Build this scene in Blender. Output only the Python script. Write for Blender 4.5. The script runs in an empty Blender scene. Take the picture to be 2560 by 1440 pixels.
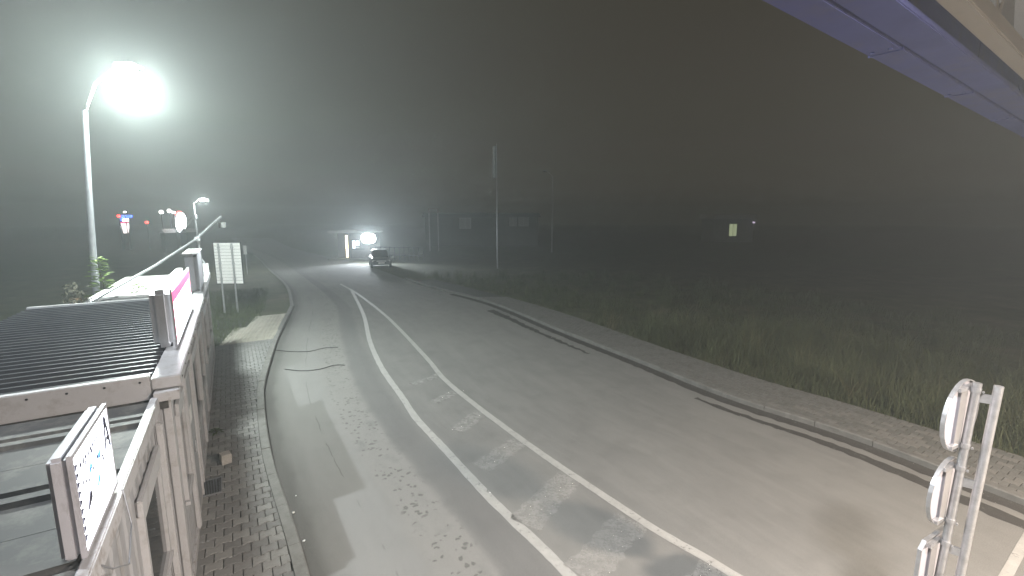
import bpy, bmesh, math, random
import numpy as np
from mathutils import Vector, Matrix
R = math.radians
random.seed(7); rng = np.random.default_rng(7)
sc = bpy.context.scene
COL = sc.collection

# ------------------------------------------------------------------ camera
CAM_H = 4.3; FPX = 1130.0; PITCH = math.atan(175 / FPX)
cd = bpy.data.cameras.new('camera'); cam = bpy.data.objects.new('camera', cd); COL.objects.link(cam)
cd.sensor_width = 36; cd.lens = 36 * FPX / 2560; cd.clip_start = 0.05; cd.clip_end = 2000
cam.location = (0, 0, CAM_H); cam.rotation_euler = (R(90) - PITCH, 0, 0)
sc.camera = cam

# ------------------------------------------------------------------ night sky and exposure
w = bpy.data.worlds.new('World'); sc.world = w; w.use_nodes = True
wn = w.node_tree.nodes; wl = w.node_tree.links
bg = wn['Background']
sky = wn.new('ShaderNodeTexSky'); sky.sky_type = 'NISHITA'; sky.sun_disc = False
sky.sun_elevation = R(-6); sky.sun_rotation = R(200); sky.air_density = 1.0; sky.dust_density = 3.0
mixn = wn.new('ShaderNodeMix'); mixn.data_type = 'RGBA'; mixn.inputs[0].default_value = 0.85
mixn.inputs[7].default_value = (0.23, 0.18, 0.11, 1)          # low cloud lit by the settlement
wl.new(sky.outputs[0], mixn.inputs[6]); wl.new(mixn.outputs[2], bg.inputs[0])
bg.inputs[1].default_value = 0.16
sc.view_settings.view_transform = 'Standard'; sc.view_settings.look = 'None'
sc.view_settings.exposure = 0.0; sc.view_settings.gamma = 1.0
sc.render.engine = 'CYCLES'
cy = sc.cycles
cy.use_denoising = True; cy.use_adaptive_sampling = True; cy.adaptive_threshold = .03; cy.max_bounces = 4; cy.diffuse_bounces = 2; cy.glossy_bounces = 2
cy.volume_bounces = 0; cy.transparent_max_bounces = 8; cy.sample_clamp_indirect = 4.0
cy.caustics_reflective = False; cy.caustics_refractive = False

LAMP_POS = (-8.74, 11.0, 7.22); MAST_POS = (-8.4, 2.4, 11.6)
P_MAIN, P_CAN, P_BOOTH, P_FAR, P_MAST = 4100.0, 800.0, 6500.0, 900.0, 5000.0
HAZE_DENSITY, HAZE_G = 0.0058, 0.45

# ------------------------------------------------------------------ helpers
def ray(u, v):
    c, s = math.cos(PITCH), math.sin(PITCH)
    x = (u - 1280) / FPX; y = -(v - 720) / FPX
    return Vector((x, c + y * s, -s + y * c))
def ground(u, v, z=0.0):
    d = ray(u, v); t = (z - CAM_H) / d.z
    return Vector((0, 0, CAM_H)) + d * t
def at(u, v, Y):
    d = ray(u, v); return Vector((0, 0, CAM_H)) + d * (Y / d.y)

def link(name, me, parent=None, m=None):
    o = bpy.data.objects.new(name, me); COL.objects.link(o)
    if parent is not None: o.parent = parent
    if m is not None and me is not None and len(me.materials) == 0: me.materials.append(m)
    return o
def empty(name, loc=(0, 0, 0), rz=0.0):
    o = bpy.data.objects.new(name, None); COL.objects.link(o)
    o.location = loc; o.rotation_euler = (0, 0, rz); o.empty_display_size = 0.1
    return o
def tag(o, label, cat, group=None):
    o['label'] = label; o['category'] = cat
    if group: o['group'] = group
    return o
def struct(o, label=None):
    o['kind'] = 'structure'
    if label: o['label'] = label
    return o

class MB:
    def __init__(s): s.v = []; s.f = []
    def add(s, vs, fs):
        b = len(s.v); s.v += [tuple(p) for p in vs]; s.f += [tuple(i + b for i in f) for f in fs]; return s
    def box(s, x0, x1, y0, y1, z0, z1):
        return s.add([(x0,y0,z0),(x1,y0,z0),(x1,y1,z0),(x0,y1,z0),(x0,y0,z1),(x1,y0,z1),(x1,y1,z1),(x0,y1,z1)],
                     [(0,3,2,1),(4,5,6,7),(0,1,5,4),(1,2,6,5),(2,3,7,6),(3,0,4,7)])
    def bar(s, p, q, a, b, up=(0, 0, 1)):
        p = Vector(p); q = Vector(q); d = (q - p).normalized(); up = Vector(up)
        if abs(d.dot(up)) > .98: up = Vector((0, 1, 0))
        x = d.cross(up).normalized() * a / 2; y = x.normalized().cross(d).normalized() * b / 2
        vs = [p - x - y, p + x - y, p + x + y, p - x + y, q - x - y, q + x - y, q + x + y, q - x + y]
        return s.add(vs, [(0,1,2,3),(7,6,5,4),(0,4,5,1),(1,5,6,2),(2,6,7,3),(3,7,4,0)])
    def tube(s, pts, r, n=10, r1=None):
        pts = [Vector(p) for p in pts]; m = len(pts); rings = []
        for i, p in enumerate(pts):
            d = (pts[min(i+1, m-1)] - pts[max(i-1, 0)]).normalized()
            up = Vector((0, 0, 1)) if abs(d.z) < .95 else Vector((0, 1, 0))
            x = d.cross(up).normalized(); y = x.cross(d).normalized()
            rr = r if r1 is None else r + (r1 - r) * i / (m - 1)
            rings.append([p + x * rr * math.cos(2*math.pi*k/n) + y * rr * math.sin(2*math.pi*k/n) for k in range(n)])
        vs = [v for ring in rings for v in ring]; fs = []
        for i in range(m - 1):
            for k in range(n):
                fs.append((i*n+k, i*n+(k+1) % n, (i+1)*n+(k+1) % n, (i+1)*n+k))
        fs.append(tuple(reversed(range(n)))); fs.append(tuple((m-1)*n+k for k in range(n)))
        return s.add(vs, fs)
    def prism(s, poly, z0, z1, ax='z'):
        n = len(poly)
        def V(a, b, c): return (a, b, c) if ax == 'z' else ((a, c, b) if ax == 'y' else (c, a, b))
        vs = [V(a, b, z0) for a, b in poly] + [V(a, b, z1) for a, b in poly]
        return s.add(vs, [tuple(reversed(range(n))), tuple(range(n, 2*n))] + [(i, (i+1) % n, n+(i+1) % n, n+i) for i in range(n)])
    def mesh(s, name, m=None, smooth=False, bevel=0):
        me = bpy.data.meshes.new(name); me.from_pydata(s.v, [], s.f)
        bm = bmesh.new(); bm.from_mesh(me); bmesh.ops.recalc_face_normals(bm, faces=bm.faces)
        if bevel:
            bmesh.ops.bevel(bm, geom=[e for e in bm.edges if len(e.link_faces) == 2 and e.calc_face_angle(0) > .6], offset=bevel, segments=2, affect='EDGES', clamp_overlap=True)
        bm.to_mesh(me); bm.free()
        if smooth:
            me.polygons.foreach_set('use_smooth', [True] * len(me.polygons)); me.set_sharp_from_angle(angle=R(40))
        if m: me.materials.append(m)
        return me
    def build(s, name, m, parent=None, smooth=False, bevel=0):
        return link(name, s.mesh(name, m, smooth, bevel), parent)

# ------------------------------------------------------------------ materials
def mat(name, col, rough=.7, metal=0.0, var=.25, scale=8.0, dirt=None, dirt_amt=.5, dirt_scale=2.0, bump=.0, bscale=60.0, stretch=None, spec=.5):
    m = bpy.data.materials.new(name); m.use_nodes = True
    n = m.node_tree.nodes; l = m.node_tree.links; b = n['Principled BSDF']
    tc = n.new('ShaderNodeTexCoord'); mp = n.new('ShaderNodeMapping'); l.new(tc.outputs['Object'], mp.inputs[0])
    if stretch: mp.inputs['Scale'].default_value = stretch
    no = n.new('ShaderNodeTexNoise'); no.inputs['Scale'].default_value = scale; no.inputs['Detail'].default_value = 6; no.inputs['Roughness'].default_value = .65
    l.new(mp.outputs[0], no.inputs['Vector'])
    r = n.new('ShaderNodeValToRGB'); r.color_ramp.elements[0].position = .25; r.color_ramp.elements[1].position = .75
    r.color_ramp.elements[0].color = (*[c * (1 - var) for c in col], 1); r.color_ramp.elements[1].color = (*[min(1, c * (1 + var)) for c in col], 1)
    l.new(no.outputs[0], r.inputs[0]); out = r.outputs[0]
    if dirt:
        n2 = n.new('ShaderNodeTexNoise'); n2.inputs['Scale'].default_value = dirt_scale; n2.inputs['Detail'].default_value = 8; n2.inputs['Roughness'].default_value = .7
        l.new(mp.outputs[0], n2.inputs['Vector'])
        r2 = n.new('ShaderNodeValToRGB'); r2.color_ramp.elements[0].position = .5; r2.color_ramp.elements[1].position = .72
        r2.color_ramp.elements[1].color = (dirt_amt,) * 3 + (1,); l.new(n2.outputs[0], r2.inputs[0])
        mx = n.new('ShaderNodeMix'); mx.data_type = 'RGBA'; l.new(r2.outputs[0], mx.inputs[0]); l.new(out, mx.inputs[6]); mx.inputs[7].default_value = (*dirt, 1); out = mx.outputs[2]
    l.new(out, b.inputs['Base Color'])
    b.inputs['Roughness'].default_value = rough; b.inputs['Metallic'].default_value = metal; b.inputs['Specular IOR Level'].default_value = spec
    if bump:
        n3 = n.new('ShaderNodeTexNoise'); n3.inputs['Scale'].default_value = bscale; n3.inputs['Detail'].default_value = 5; l.new(mp.outputs[0], n3.inputs['Vector'])
        bp = n.new('ShaderNodeBump'); bp.inputs['Strength'].default_value = bump; bp.inputs['Distance'].default_value = .01; l.new(n3.outputs[0], bp.inputs['Height']); l.new(bp.outputs[0], b.inputs['Normal'])
    return m
def emit(name, col, strength, sample=False):
    m = bpy.data.materials.new(name); m.use_nodes = True; b = m.node_tree.nodes['Principled BSDF']
    b.inputs['Base Color'].default_value = (*[min(.8, c * .8) for c in col], 1); b.inputs['Emission Color'].default_value = (*col, 1); b.inputs['Emission Strength'].default_value = strength
    b.inputs['Roughness'].default_value = .4
    if not sample: m.cycles.emission_sampling = 'NONE'
    return m
def glass(name, col=(.02, .025, .03), rough=.08):
    return mat(name, col, rough=rough, var=.1, spec=.6)

M = {}
M['white_panel'] = mat('white_panel', (.36, .365, .38), .5, var=.08, scale=3, dirt=(.17, .16, .14), dirt_amt=.75, dirt_scale=5, stretch=(1, 1, .12))
M['white_trim'] = mat('white_trim', (.5, .5, .51), .4, var=.05, scale=5, dirt=(.2, .18, .15), dirt_amt=.55, dirt_scale=5)
M['rust_white'] = mat('rust_white', (.5, .5, .51), .45, var=.08, scale=9, dirt=(.16, .12, .09), dirt_amt=.9, dirt_scale=9)
M['sign_grey'] = mat('sign_grey', (.5, .5, .54), .4, metal=.2, var=.1, scale=7, dirt=(.13, .12, .11), dirt_amt=.75, dirt_scale=7, stretch=(1, 1, .4))
M['beige_sheet'] = mat('beige_sheet', (.052, .052, .052), .65, metal=.0, var=.1, scale=2.5, dirt=(.2, .19, .17), dirt_amt=.7, dirt_scale=3)  # base darkened: shade on the nearest roof is put into the colour
M['dark_roof'] = mat('dark_roof', (.055, .058, .068), .33, metal=.35, var=.25, scale=5, dirt=(.08, .08, .08), dirt_amt=.6, dirt_scale=2.5)
M['pale_roof'] = mat('pale_roof', (.7, .7, .68), .5, var=.08, scale=3, dirt=(.3, .28, .22), dirt_amt=.8, dirt_scale=3)
M['alu'] = mat('alu', (.5, .5, .52), .35, metal=.85, var=.12, scale=12, stretch=(1, 1, .2), dirt=(.25, .24, .23), dirt_amt=.5, dirt_scale=4)
M['sign_back'] = mat('sign_back', (.5, .5, .56), .42, metal=.25, var=.12, scale=4, stretch=(1, 1, .2), dirt=(.3, .3, .32), dirt_amt=.5, dirt_scale=4)
M['galv'] = mat('galv', (.5, .51, .53), .38, metal=.75, var=.2, scale=14, dirt=(.3, .3, .3), dirt_amt=.5, dirt_scale=6)
M['grey_metal'] = mat('grey_metal', (.3, .31, .33), .45, metal=.5, var=.15, scale=8)
M['dark_metal'] = mat('dark_metal', (.05, .05, .055), .5, metal=.4, var=.2)
M['window'] = glass('window')
M['black'] = mat('black', (.02, .02, .022), .6)
M['interior'] = mat('interior', (.25, .2, .17), .7)
M['blue_paint'] = mat('blue_paint', (.09, .1, .26), .75, var=.15, scale=2, dirt=(.13, .12, .14), dirt_amt=.7, dirt_scale=1.5)
M['cream_paint'] = mat('cream_paint', (.36, .32, .28), .5, var=.1, scale=4, dirt=(.3, .24, .18), dirt_amt=.5)
M['wood'] = mat('wood', (.2, .13, .08), .8, var=.35, scale=10, stretch=(1, 1, .1), bump=.3)
M['stone'] = mat('stone', (.42, .4, .37), .85, var=.25, scale=18, dirt=(.2, .18, .16), dirt_amt=.7, dirt_scale=9, bump=.5, bscale=50)
M['kerb'] = mat('kerb', (.2, .2, .19), .85, var=.22, scale=5, dirt=(.13, .12, .11), dirt_amt=.8, dirt_scale=4, bump=.3)
M['old_kerb'] = mat('old_kerb', (.14, .138, .13), .85, var=.22, scale=5, dirt=(.08, .075, .07), dirt_amt=.8, dirt_scale=3, bump=.3)
M['sand'] = mat('sand', (.055, .055, .05), .95, var=.35, scale=20, bump=.4)
PAV = [mat('paver_%s' % 'abc'[i], c, .85, var=.2, scale=9, dirt=(.1, .1, .09), dirt_amt=.6, dirt_scale=4, bump=.35, bscale=90) for i, c in enumerate([(.24, .24, .235), (.28, .28, .27), (.205, .205, .2)])]
PAV_R = [mat('side_paver_%s' % 'abc'[i], c, .85, var=.2, scale=9, dirt=(.07, .07, .06), dirt_amt=.7, dirt_scale=3, bump=.35, bscale=90) for i, c in enumerate([(.14, .138, .13), (.165, .16, .15), (.12, .12, .112)])]
M['tactile'] = mat('tactile', (.42, .4, .35), .85, var=.15, scale=6, dirt=(.2, .19, .16), dirt_amt=.6, dirt_scale=3)
M['leaf'] = mat('leaf', (.1, .16, .03), .5, var=.35, scale=6)
M['stem'] = mat('stem', (.09, .07, .03), .8)
M['dry'] = mat('dry', (.075, .07, .05), .8, var=.4, scale=8)
M['grass'] = mat('grass', (.055, .075, .025), .75, var=.5, scale=1.2)
M['dark_grass'] = mat('dark_grass', (.06, .07, .032), .8, var=.55, scale=.8)
M['straw'] = mat('straw', (.12, .11, .06), .8, var=.3, scale=2)
M['white_paint'] = mat('white_paint', (.8, .8, .78), .6, var=.04)
M['red_paint'] = mat('red_paint', (.45, .03, .03), .5)
M['render_wall'] = mat('render_wall', (.1, .1, .09), .85, var=.2, scale=1.5)
M['brown_wall'] = mat('brown_wall', (.17, .15, .16), .7, var=.15, scale=2)
M['car_paint'] = mat('car_paint', (.1, .11, .12), .3, metal=.5, var=.04)
M['rubber'] = mat('rubber', (.02, .02, .02), .85)
M['fabric'] = mat('fabric', (.34, .34, .33), .9, var=.2)
E_LED = emit('led_lens', (1, 1, .93), 60)
E_SIGN = emit('sign_white', (.93, .96, 1), 9, True)
E_PINK = emit('sign_pink', (1, .1, .27), 1.8, True)
E_BLUE = emit('sign_blue', (.05, .12, 1), 6)
E_RED = emit('sign_red', (1, .05, .04), 10)
E_WARM = emit('warm_light', (1, .85, .55), 5)
E_PANE = emit('booth_pane', (.8, .9, 1), 1.3)
E_FAR = emit('far_white', (1, .97, .95), 14)

def asphalt():
    m = bpy.data.materials.new('asphalt'); m.use_nodes = True
    n = m.node_tree.nodes; l = m.node_tree.links; b = n['Principled BSDF']
    uv = n.new('ShaderNodeUVMap'); sep = n.new('ShaderNodeSeparateXYZ'); l.new(uv.outputs[0], sep.inputs[0])
    tc = n.new('ShaderNodeTexCoord')
    def noise(s, d=6, src=None, rough=.6):
        x = n.new('ShaderNodeTexNoise'); x.inputs['Scale'].default_value = s; x.inputs['Detail'].default_value = d; x.inputs['Roughness'].default_value = rough
        l.new(src or tc.outputs['Object'], x.inputs['Vector']); return x.outputs[0]
    def math_(op, a, bb=None, c=None):
        x = n.new('ShaderNodeMath'); x.operation = op
        for i, q in enumerate((a, bb, c)):
            if q is None: continue
            if isinstance(q, (int, float)): x.inputs[i].default_value = q
            else: l.new(q, x.inputs[i])
        return x.outputs[0]
    def smooth(x, a, c):
        q = n.new('ShaderNodeMapRange'); q.interpolation_type = 'SMOOTHSTEP'; q.inputs[1].default_value = a; q.inputs[2].default_value = c; l.new(x, q.inputs[0]); return q.outputs[0]
    def mix(fac, a, bb):
        x = n.new('ShaderNodeMix'); x.data_type = 'RGBA'
        if isinstance(fac, (int, float)): x.inputs[0].default_value = fac
        else: l.new(fac, x.inputs[0])
        for i, q in ((6, a), (7, bb)):
            if isinstance(q, tuple): x.inputs[i].default_value = (*q, 1)
            else: l.new(q, x.inputs[i])
        return x.outputs[2]
    U, V = sep.outputs[0], sep.outputs[1]
    # stretched coordinates along the lane: wheel tracks and streaks
    cmb = n.new('ShaderNodeCombineXYZ'); l.new(math_('MULTIPLY', U, 9.0), cmb.inputs[0]); l.new(math_('MULTIPLY', V, .12), cmb.inputs[1])
    streak = noise(3.0, 8, cmb.outputs[0], .7)
    fine = noise(90, 4); mid = noise(1.6, 8); big = noise(.25, 4)
    wob = math_('ADD', U, math_('MULTIPLY', math_('SUBTRACT', mid, .5), .03))
    base = mix(smooth(streak, .25, .75), (.155, .154, .15), (.2, .198, .19))
    base = mix(math_('MULTIPLY', smooth(mid, .45, .7), .35), base, (.115, .114, .112))
    base = mix(math_('MULTIPLY', smooth(big, .45, .65), .22), base, (.25, .245, .23))
    # newer dark asphalt strip beside the edge line
    def band(a0, a1, b0, b1, x=None):
        x = x or wob
        return math_('MULTIPLY', smooth(x, a0, a1), math_('SUBTRACT', 1.0, smooth(x, b0, b1)))
    base = mix(math_('MULTIPLY', band(.205, .215, .265, .285), .45), base, (.1, .1, .103))
    base = mix(math_('MULTIPLY', band(.03, .06, .12, .15), .45), base, (.27, .268, .26))
    # dried mud trail with dark spots
    trail = band(.12, .15, .20, .225)
    base = mix(math_('MULTIPLY', trail, math_('MULTIPLY', smooth(mid, .3, .5), .6)), base, (.25, .243, .23))
    vo = n.new('ShaderNodeTexVoronoi'); vo.inputs['Scale'].default_value = 9.5; vo.inputs['Randomness'].default_value = 1
    dist = n.new('ShaderNodeMix'); dist.data_type = 'VECTOR'; dist.inputs[0].default_value = .12
    nz = n.new('ShaderNodeTexNoise'); nz.inputs['Scale'].default_value = 9; l.new(tc.outputs['Object'], nz.inputs['Vector'])
    l.new(tc.outputs['Object'], dist.inputs[4]); l.new(nz.outputs['Color'], dist.inputs[5]); l.new(dist.outputs[1], vo.inputs['Vector'])
    spots = math_('MULTIPLY', math_('SUBTRACT', 1.0, smooth(vo.outputs['Distance'], .22, .34)), smooth(noise(2.2, 3), .4, .5))
    base = mix(math_('MULTIPLY', math_('MULTIPLY', spots, band(.14, .15, .2, .215)), .65), base, (.05, .048, .045))
    # gutter: darker along the left edge
    base = mix(math_('MULTIPLY', math_('SUBTRACT', 1.0, smooth(wob, .012, .035)), .6), base, (.06, .058, .055))
    base = mix(math_('MULTIPLY', smooth(fine, .4, .65), .38), base, (.27, .265, .25))
    base = mix(math_('MULTIPLY', smooth(noise(120, 2), .52, .68), .38), base, (.06, .06, .06))
    # thin sealed crack along the lane
    crack = band(.0955, .0965, .0972, .0985, math_('ADD', U, math_('MULTIPLY', math_('SUBTRACT', noise(1.1, 4), .5), .012)))
    base = mix(math_('MULTIPLY', math_('MULTIPLY', crack, smooth(noise(.8, 3), .46, .56)), .4), base, (.05, .05, .05))
    l.new(base, b.inputs['Base Color']); b.inputs['Roughness'].default_value = .9; b.inputs['Specular IOR Level'].default_value = .2
    bp = n.new('ShaderNodeBump'); bp.inputs['Strength'].default_value = .35; bp.inputs['Distance'].default_value = .006; l.new(noise(170, 3), bp.inputs['Height']); l.new(bp.outputs[0], b.inputs['Normal'])
    return m
def paint(name, cover, lo=.4, hi=.6):
    """worn road paint: paint where it still sticks, asphalt grey elsewhere"""
    m = mat(name, (.37, .365, .35), .65, var=.15, scale=6)
    n = m.node_tree.nodes; l = m.node_tree.links; b = n['Principled BSDF']
    src = b.inputs['Base Color'].links[0].from_socket
    no = n.new('ShaderNodeTexNoise'); no.inputs['Scale'].default_value = 7; no.inputs['Detail'].default_value = 10; no.inputs['Roughness'].default_value = .8
    tc = n.new('ShaderNodeTexCoord'); l.new(tc.outputs['Object'], no.inputs['Vector'])
    mr = n.new('ShaderNodeMapRange'); mr.interpolation_type = 'SMOOTHSTEP'; mr.inputs[1].default_value = lo; mr.inputs[2].default_value = hi; mr.inputs[4].default_value = cover; l.new(no.outputs[0], mr.inputs[0])
    tr = n.new('ShaderNodeBsdfTransparent'); ms = n.new('ShaderNodeMixShader'); l.new(mr.outputs[0], ms.inputs[0]); l.new(tr.outputs[0], ms.inputs[1]); l.new(b.outputs[0], ms.inputs[2])
    l.new(ms.outputs[0], n['Material Output'].inputs[0])
    return m
def ground_mat():
    m = mat('ground_soil', (.065, .07, .035), .9, var=.45, scale=.9, dirt=(.14, .12, .08), dirt_amt=.7, dirt_scale=.35, bump=.8, bscale=12)
    return m
M['asphalt'] = asphalt(); M['paint'] = paint('paint', .95, .3, .46); M['faded'] = paint('faded', .6, .22, .6)
M['ground'] = ground_mat()
def wet():
    m = paint('wet', .62, .25, .45); b = m.node_tree.nodes['Principled BSDF']
    for l in list(b.inputs['Base Color'].links): m.node_tree.links.remove(l)
    b.inputs['Base Color'].default_value = (.06, .055, .052, 1); b.inputs['Roughness'].default_value = .5
    return m
M['wet'] = wet()

# ------------------------------------------------------------------ curves surveyed on the ground
def smooth_line(pts, step=.5):
    pts = [Vector((p[0], p[1])) for p in pts]
    ex = [pts[0] * 2 - pts[1]] + pts + [pts[-1] * 2 - pts[-2]]; out = []
    for i in range(1, len(ex) - 2):
        p0, p1, p2, p3 = ex[i-1], ex[i], ex[i+1], ex[i+2]; k = max(2, int((p2 - p1).length / step))
        for j in range(k):
            t = j / k
            out.append(.5 * ((2*p1) + (p2-p0)*t + (2*p0-5*p1+4*p2-p3)*t*t + (3*p1-p0-3*p2+p3)*t**3))
    out.append(pts[-1]); return out
def resample(line, n):
    d = [0]
    for a, b in zip(line, line[1:]): d.append(d[-1] + (b - a).length)
    xs = np.interp(np.linspace(0, d[-1], n), d, [p.x for p in line]); ys = np.interp(np.linspace(0, d[-1], n), d, [p.y for p in line])
    return [Vector((x, y)) for x, y in zip(xs, ys)], d[-1]
def offset(line, dist):
    out = []
    for i, p in enumerate(line):
        t = (line[min(i+1, len(line)-1)] - line[max(i-1, 0)]).normalized(); out.append(p + Vector((-t.y, t.x)) * dist)
    return out
def back(pts, *ds):
    a, b = Vector(pts[0]), Vector(pts[1]); d = (a - b).normalized(); return [tuple(a + d * k) for k in sorted(ds, reverse=True)]
g2 = lambda pts: [ground(*p).xy for p in pts]
left_px = g2([(772,1440),(715,1257),(683,1156),(667,1064),(662,1009),(665,954),(697,849),(729,780),(733,760),(718,716),(676,676),(640,641)])
LK = smooth_line([(5.45, -7.85), (3.0, -3.9), (.7, -.2), (-1.1, 2.7)] + [tuple(p) for p in left_px] + [(-41, 68), (-62, 100)])
right_px = g2([(2560,1265),(2129,1098),(1813,995),(1590,905),(1400,830),(1219,757),(1060,716)])
RK = smooth_line(back(right_px, 2, 5, 9, 14) + [tuple(p) for p in right_px] + [(-8.6, 33.5), (-13.5, 41.5), (-20, 50), (-32, 66), (-52, 98)])

# ------------------------------------------------------------------ ground, road
gm = MB(); N = 48; S = 260.0
bm_v = []
for i in range(N + 1):
    for j in range(N + 1):
        x = -S + 2*S*i/N; y = -120 + 460*j/N; bm_v.append((x, y, -.06))
gm.add(bm_v, [(i*(N+1)+j, (i+1)*(N+1)+j, (i+1)*(N+1)+j+1, i*(N+1)+j+1) for i in range(N) for j in range(N)])
struct(gm.build('ground', M['ground']))

n_road = 150
la, len_l = resample(LK, n_road); ra, _ = resample(RK, n_road)
me = bpy.data.meshes.new('road'); vs = []; fs = []; uvs = []; K = 10
for i in range(n_road):
    for k in range(K + 1):
        t = k / K; p = la[i].lerp(ra[i], t); vs.append((p.x, p.y, 0.0)); uvs.append((t, len_l * i / (n_road - 1)))
for i in range(n_road - 1):
    for k in range(K): a = i*(K+1)+k; fs.append((a, a+1, a+K+2, a+K+1))
me.from_pydata(vs, [], fs); ul = me.uv_layers.new(name='UVMap')
for lp in me.loops: ul.data[lp.index].uv = uvs[lp.vertex_index]
road = struct(link('road', me, None, M['asphalt']))

def ribbon(name, line, widths, m, parent, z=.004, jag=0.0):
    n = len(line); vs = []; fs = []
    for i, p in enumerate(line):
        t = (line[min(i+1, n-1)] - line[max(i-1, 0)]).normalized(); q = Vector((-t.y, t.x)); wd = widths if isinstance(widths, (int, float)) else np.interp(i/(n-1), [0, 1], widths)
        a, b = (wd/2 + random.uniform(-jag, jag), wd/2 + random.uniform(-jag, jag))
        vs += [(*(p + q*a), z), (*(p - q*b), z)]
    for i in range(n - 1): fs.append((2*i, 2*i+1, 2*i+3, 2*i+2))
    me = bpy.data.meshes.new(name); me.from_pydata(vs, [], fs); return link(name, me, parent, m)
lineL = smooth_line([(1.75, 3.3)] + [tuple(p) for p in g2([(1415,1430),(1350,1365),(1220,1240),(1100,1110),(1040,1045),(1004,991),(954,919),(924,851),(908,785),(879,726)])], .12)
lineR = smooth_line([(3.9, 3.3)] + [tuple(p) for p in g2([(1830,1435),(1640,1325),(1480,1220),(1330,1118),(1185,1010),(1107,944),(1060,888),(966,791),(894,735),(851,710)])], .12)
ribbon('edge_line', lineL, .15, M['paint'], road, .004, .006); ribbon('edge_line', lineR, .14, M['paint'], road, .006, .005)
for (a, b, c) in [((1112,932),(1030,962),.25),((1150,975),(1085,1005),.3),((1205,1030),(1140,1078),.35),((1300,1105),(1200,1170),.4),((1425,1192),(1310,1312),.5),((1580,1300),(1455,1440),.5),((1800,1425),(1650,1640),.5)]:
    p, q = ground(*a).xy, ground(*b).xy
    ribbon('hatch_bar', [p.lerp(q, t/16) for t in range(17)], c, M['faded'], road, .004, .04)
ribbon('lane_line', [ground(2510,1448).xy.lerp(Vector((7.6, 5.95)), t/10) for t in range(11)], .1, M['paint'], road, .004, .004)
pl = offset(RK, .1)
i0 = min(range(len(RK)), key=lambda i: abs(RK[i].y - 2)); i1 = min(range(len(RK)), key=lambda i: abs(RK[i].y - 26))
def dense(line, k=4):
    out = []
    for a, b in zip(line, line[1:]): out += [a.lerp(b, t/k) for t in range(k)]
    return out
ribbon('damp_stain', dense(offset(RK, .12)[i0:i1]), (.36, .42), M['wet'], road, .003, .03)
i2 = min(range(len(RK)), key=lambda i: abs(RK[i].y - 11.2))
ribbon('damp_stain', dense(offset(RK, .62)[i0:i2]), (.46, .12), M['wet'], road, .003, .03)
i3 = min(range(len(RK)), key=lambda i: abs(RK[i].y - 14.5)); i4 = min(range(len(RK)), key=lambda i: abs(RK[i].y - 22))
ribbon('damp_stain', dense(offset(RK, .75)[i3:i4]), (.1, .4), M['wet'], road, .003, .05)

# ------------------------------------------------------------------ kerbs and pavements
def kerb_stones(line, side, parent, s0, s1, ln=1.0, wid=.15, h=.12, m=None):
    km = m or M['kerb']
    d = [0]
    for a, b in zip(line, line[1:]): d.append(d[-1] + (b - a).length)
    f = lambda s: Vector((np.interp(s, d, [p.x for p in line]), np.interp(s, d, [p.y for p in line])))
    s = s0
    while s < s1:
        e = s + ln - .012; mb = MB(); top = []; n = 4; pts = []
        for i in range(n + 1):
            ss = s + (e - s) * i / n; p = f(ss); t = (f(ss + .1) - f(ss - .1)).normalized(); pts.append((p, Vector((-t.y, t.x)) * side))
        dz = random.uniform(-.006, .006); prof = [(0, -.1), (0, h - .02), (.02, h), (wid, h), (wid, -.1)]
        vs = [(*(p + q * a), z + (dz if z > 0 else 0)) for p, q in pts for a, z in prof]; m = len(prof)
        fs = [(i*m+k, i*m+k+1, (i+1)*m+k+1, (i+1)*m+k) for i in range(n) for k in range(m-1)] + [tuple(range(m)), tuple(n*m+k for k in reversed(range(m)))]
        mb.add(vs, fs).build('kerb_stone', km, parent)
        s += ln
def arc_at(line, y):
    d = 0; best = None
    for a, b in zip(line, line[1:]):
        if (a.y - y) * (b.y - y) <= 0: return d + (b - a).length * abs((y - a.y) / ((b.y - a.y) or 1e-6))
        d += (b - a).length
    return d

A2 = Vector((-4.04, 5.2)); UX = Vector((-.528, .849)).normalized(); NX = Vector((-UX.y, UX.x)); ANG = math.atan2(UX.y, UX.x)
def W(L, D, z=0): p = A2 + UX * L + NX * D; return Vector((p.x, p.y, z))
def loc(p): q = Vector((p[0], p[1])) - A2; return q.dot(UX), q.dot(NX)

def clip(poly, p, nrm):
    out = []
    for i in range(len(poly)):
        a, b = poly[i], poly[(i+1) % len(poly)]; da = (a - p).dot(nrm); db = (b - p).dot(nrm)
        if da >= 0: out.append(a)
        if da * db < 0: out.append(a.lerp(b, da / (da - db)))
    return out
h1, h0, gp = .092, .070, .0045
H_OUT = [(-.1,-h1),(-.055,-h1),(-.035,-h0),(.035,-h0),(.055,-h1),(.1,-h1),(.1,h1),(.055,h1),(.035,h0),(-.035,h0),(-.055,h1),(-.1,h1)]
H_OUT = [Vector((x * (1 - gp / .1), y * (1 - gp / .08))) for x, y in H_OUT]
def paver_mesh(poly, m, h=.05):
    n = len(poly); c = sum(poly, Vector((0, 0))) / n
    vs = [(p.x, p.y, -h) for p in poly] + [(p.x, p.y, -.005) for p in poly] + [(*(p + (c - p).normalized() * .006), 0) for p in poly]
    fs = [tuple(range(2*n, 3*n))]
    for i in range(n):
        j = (i + 1) % n; fs += [(i, j, n+j, n+i), (n+i, n+j, 2*n+j, 2*n+i)]
    me = bpy.data.meshes.new('paver'); me.from_pydata(vs, [], fs); me.materials.append(m); return me
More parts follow.
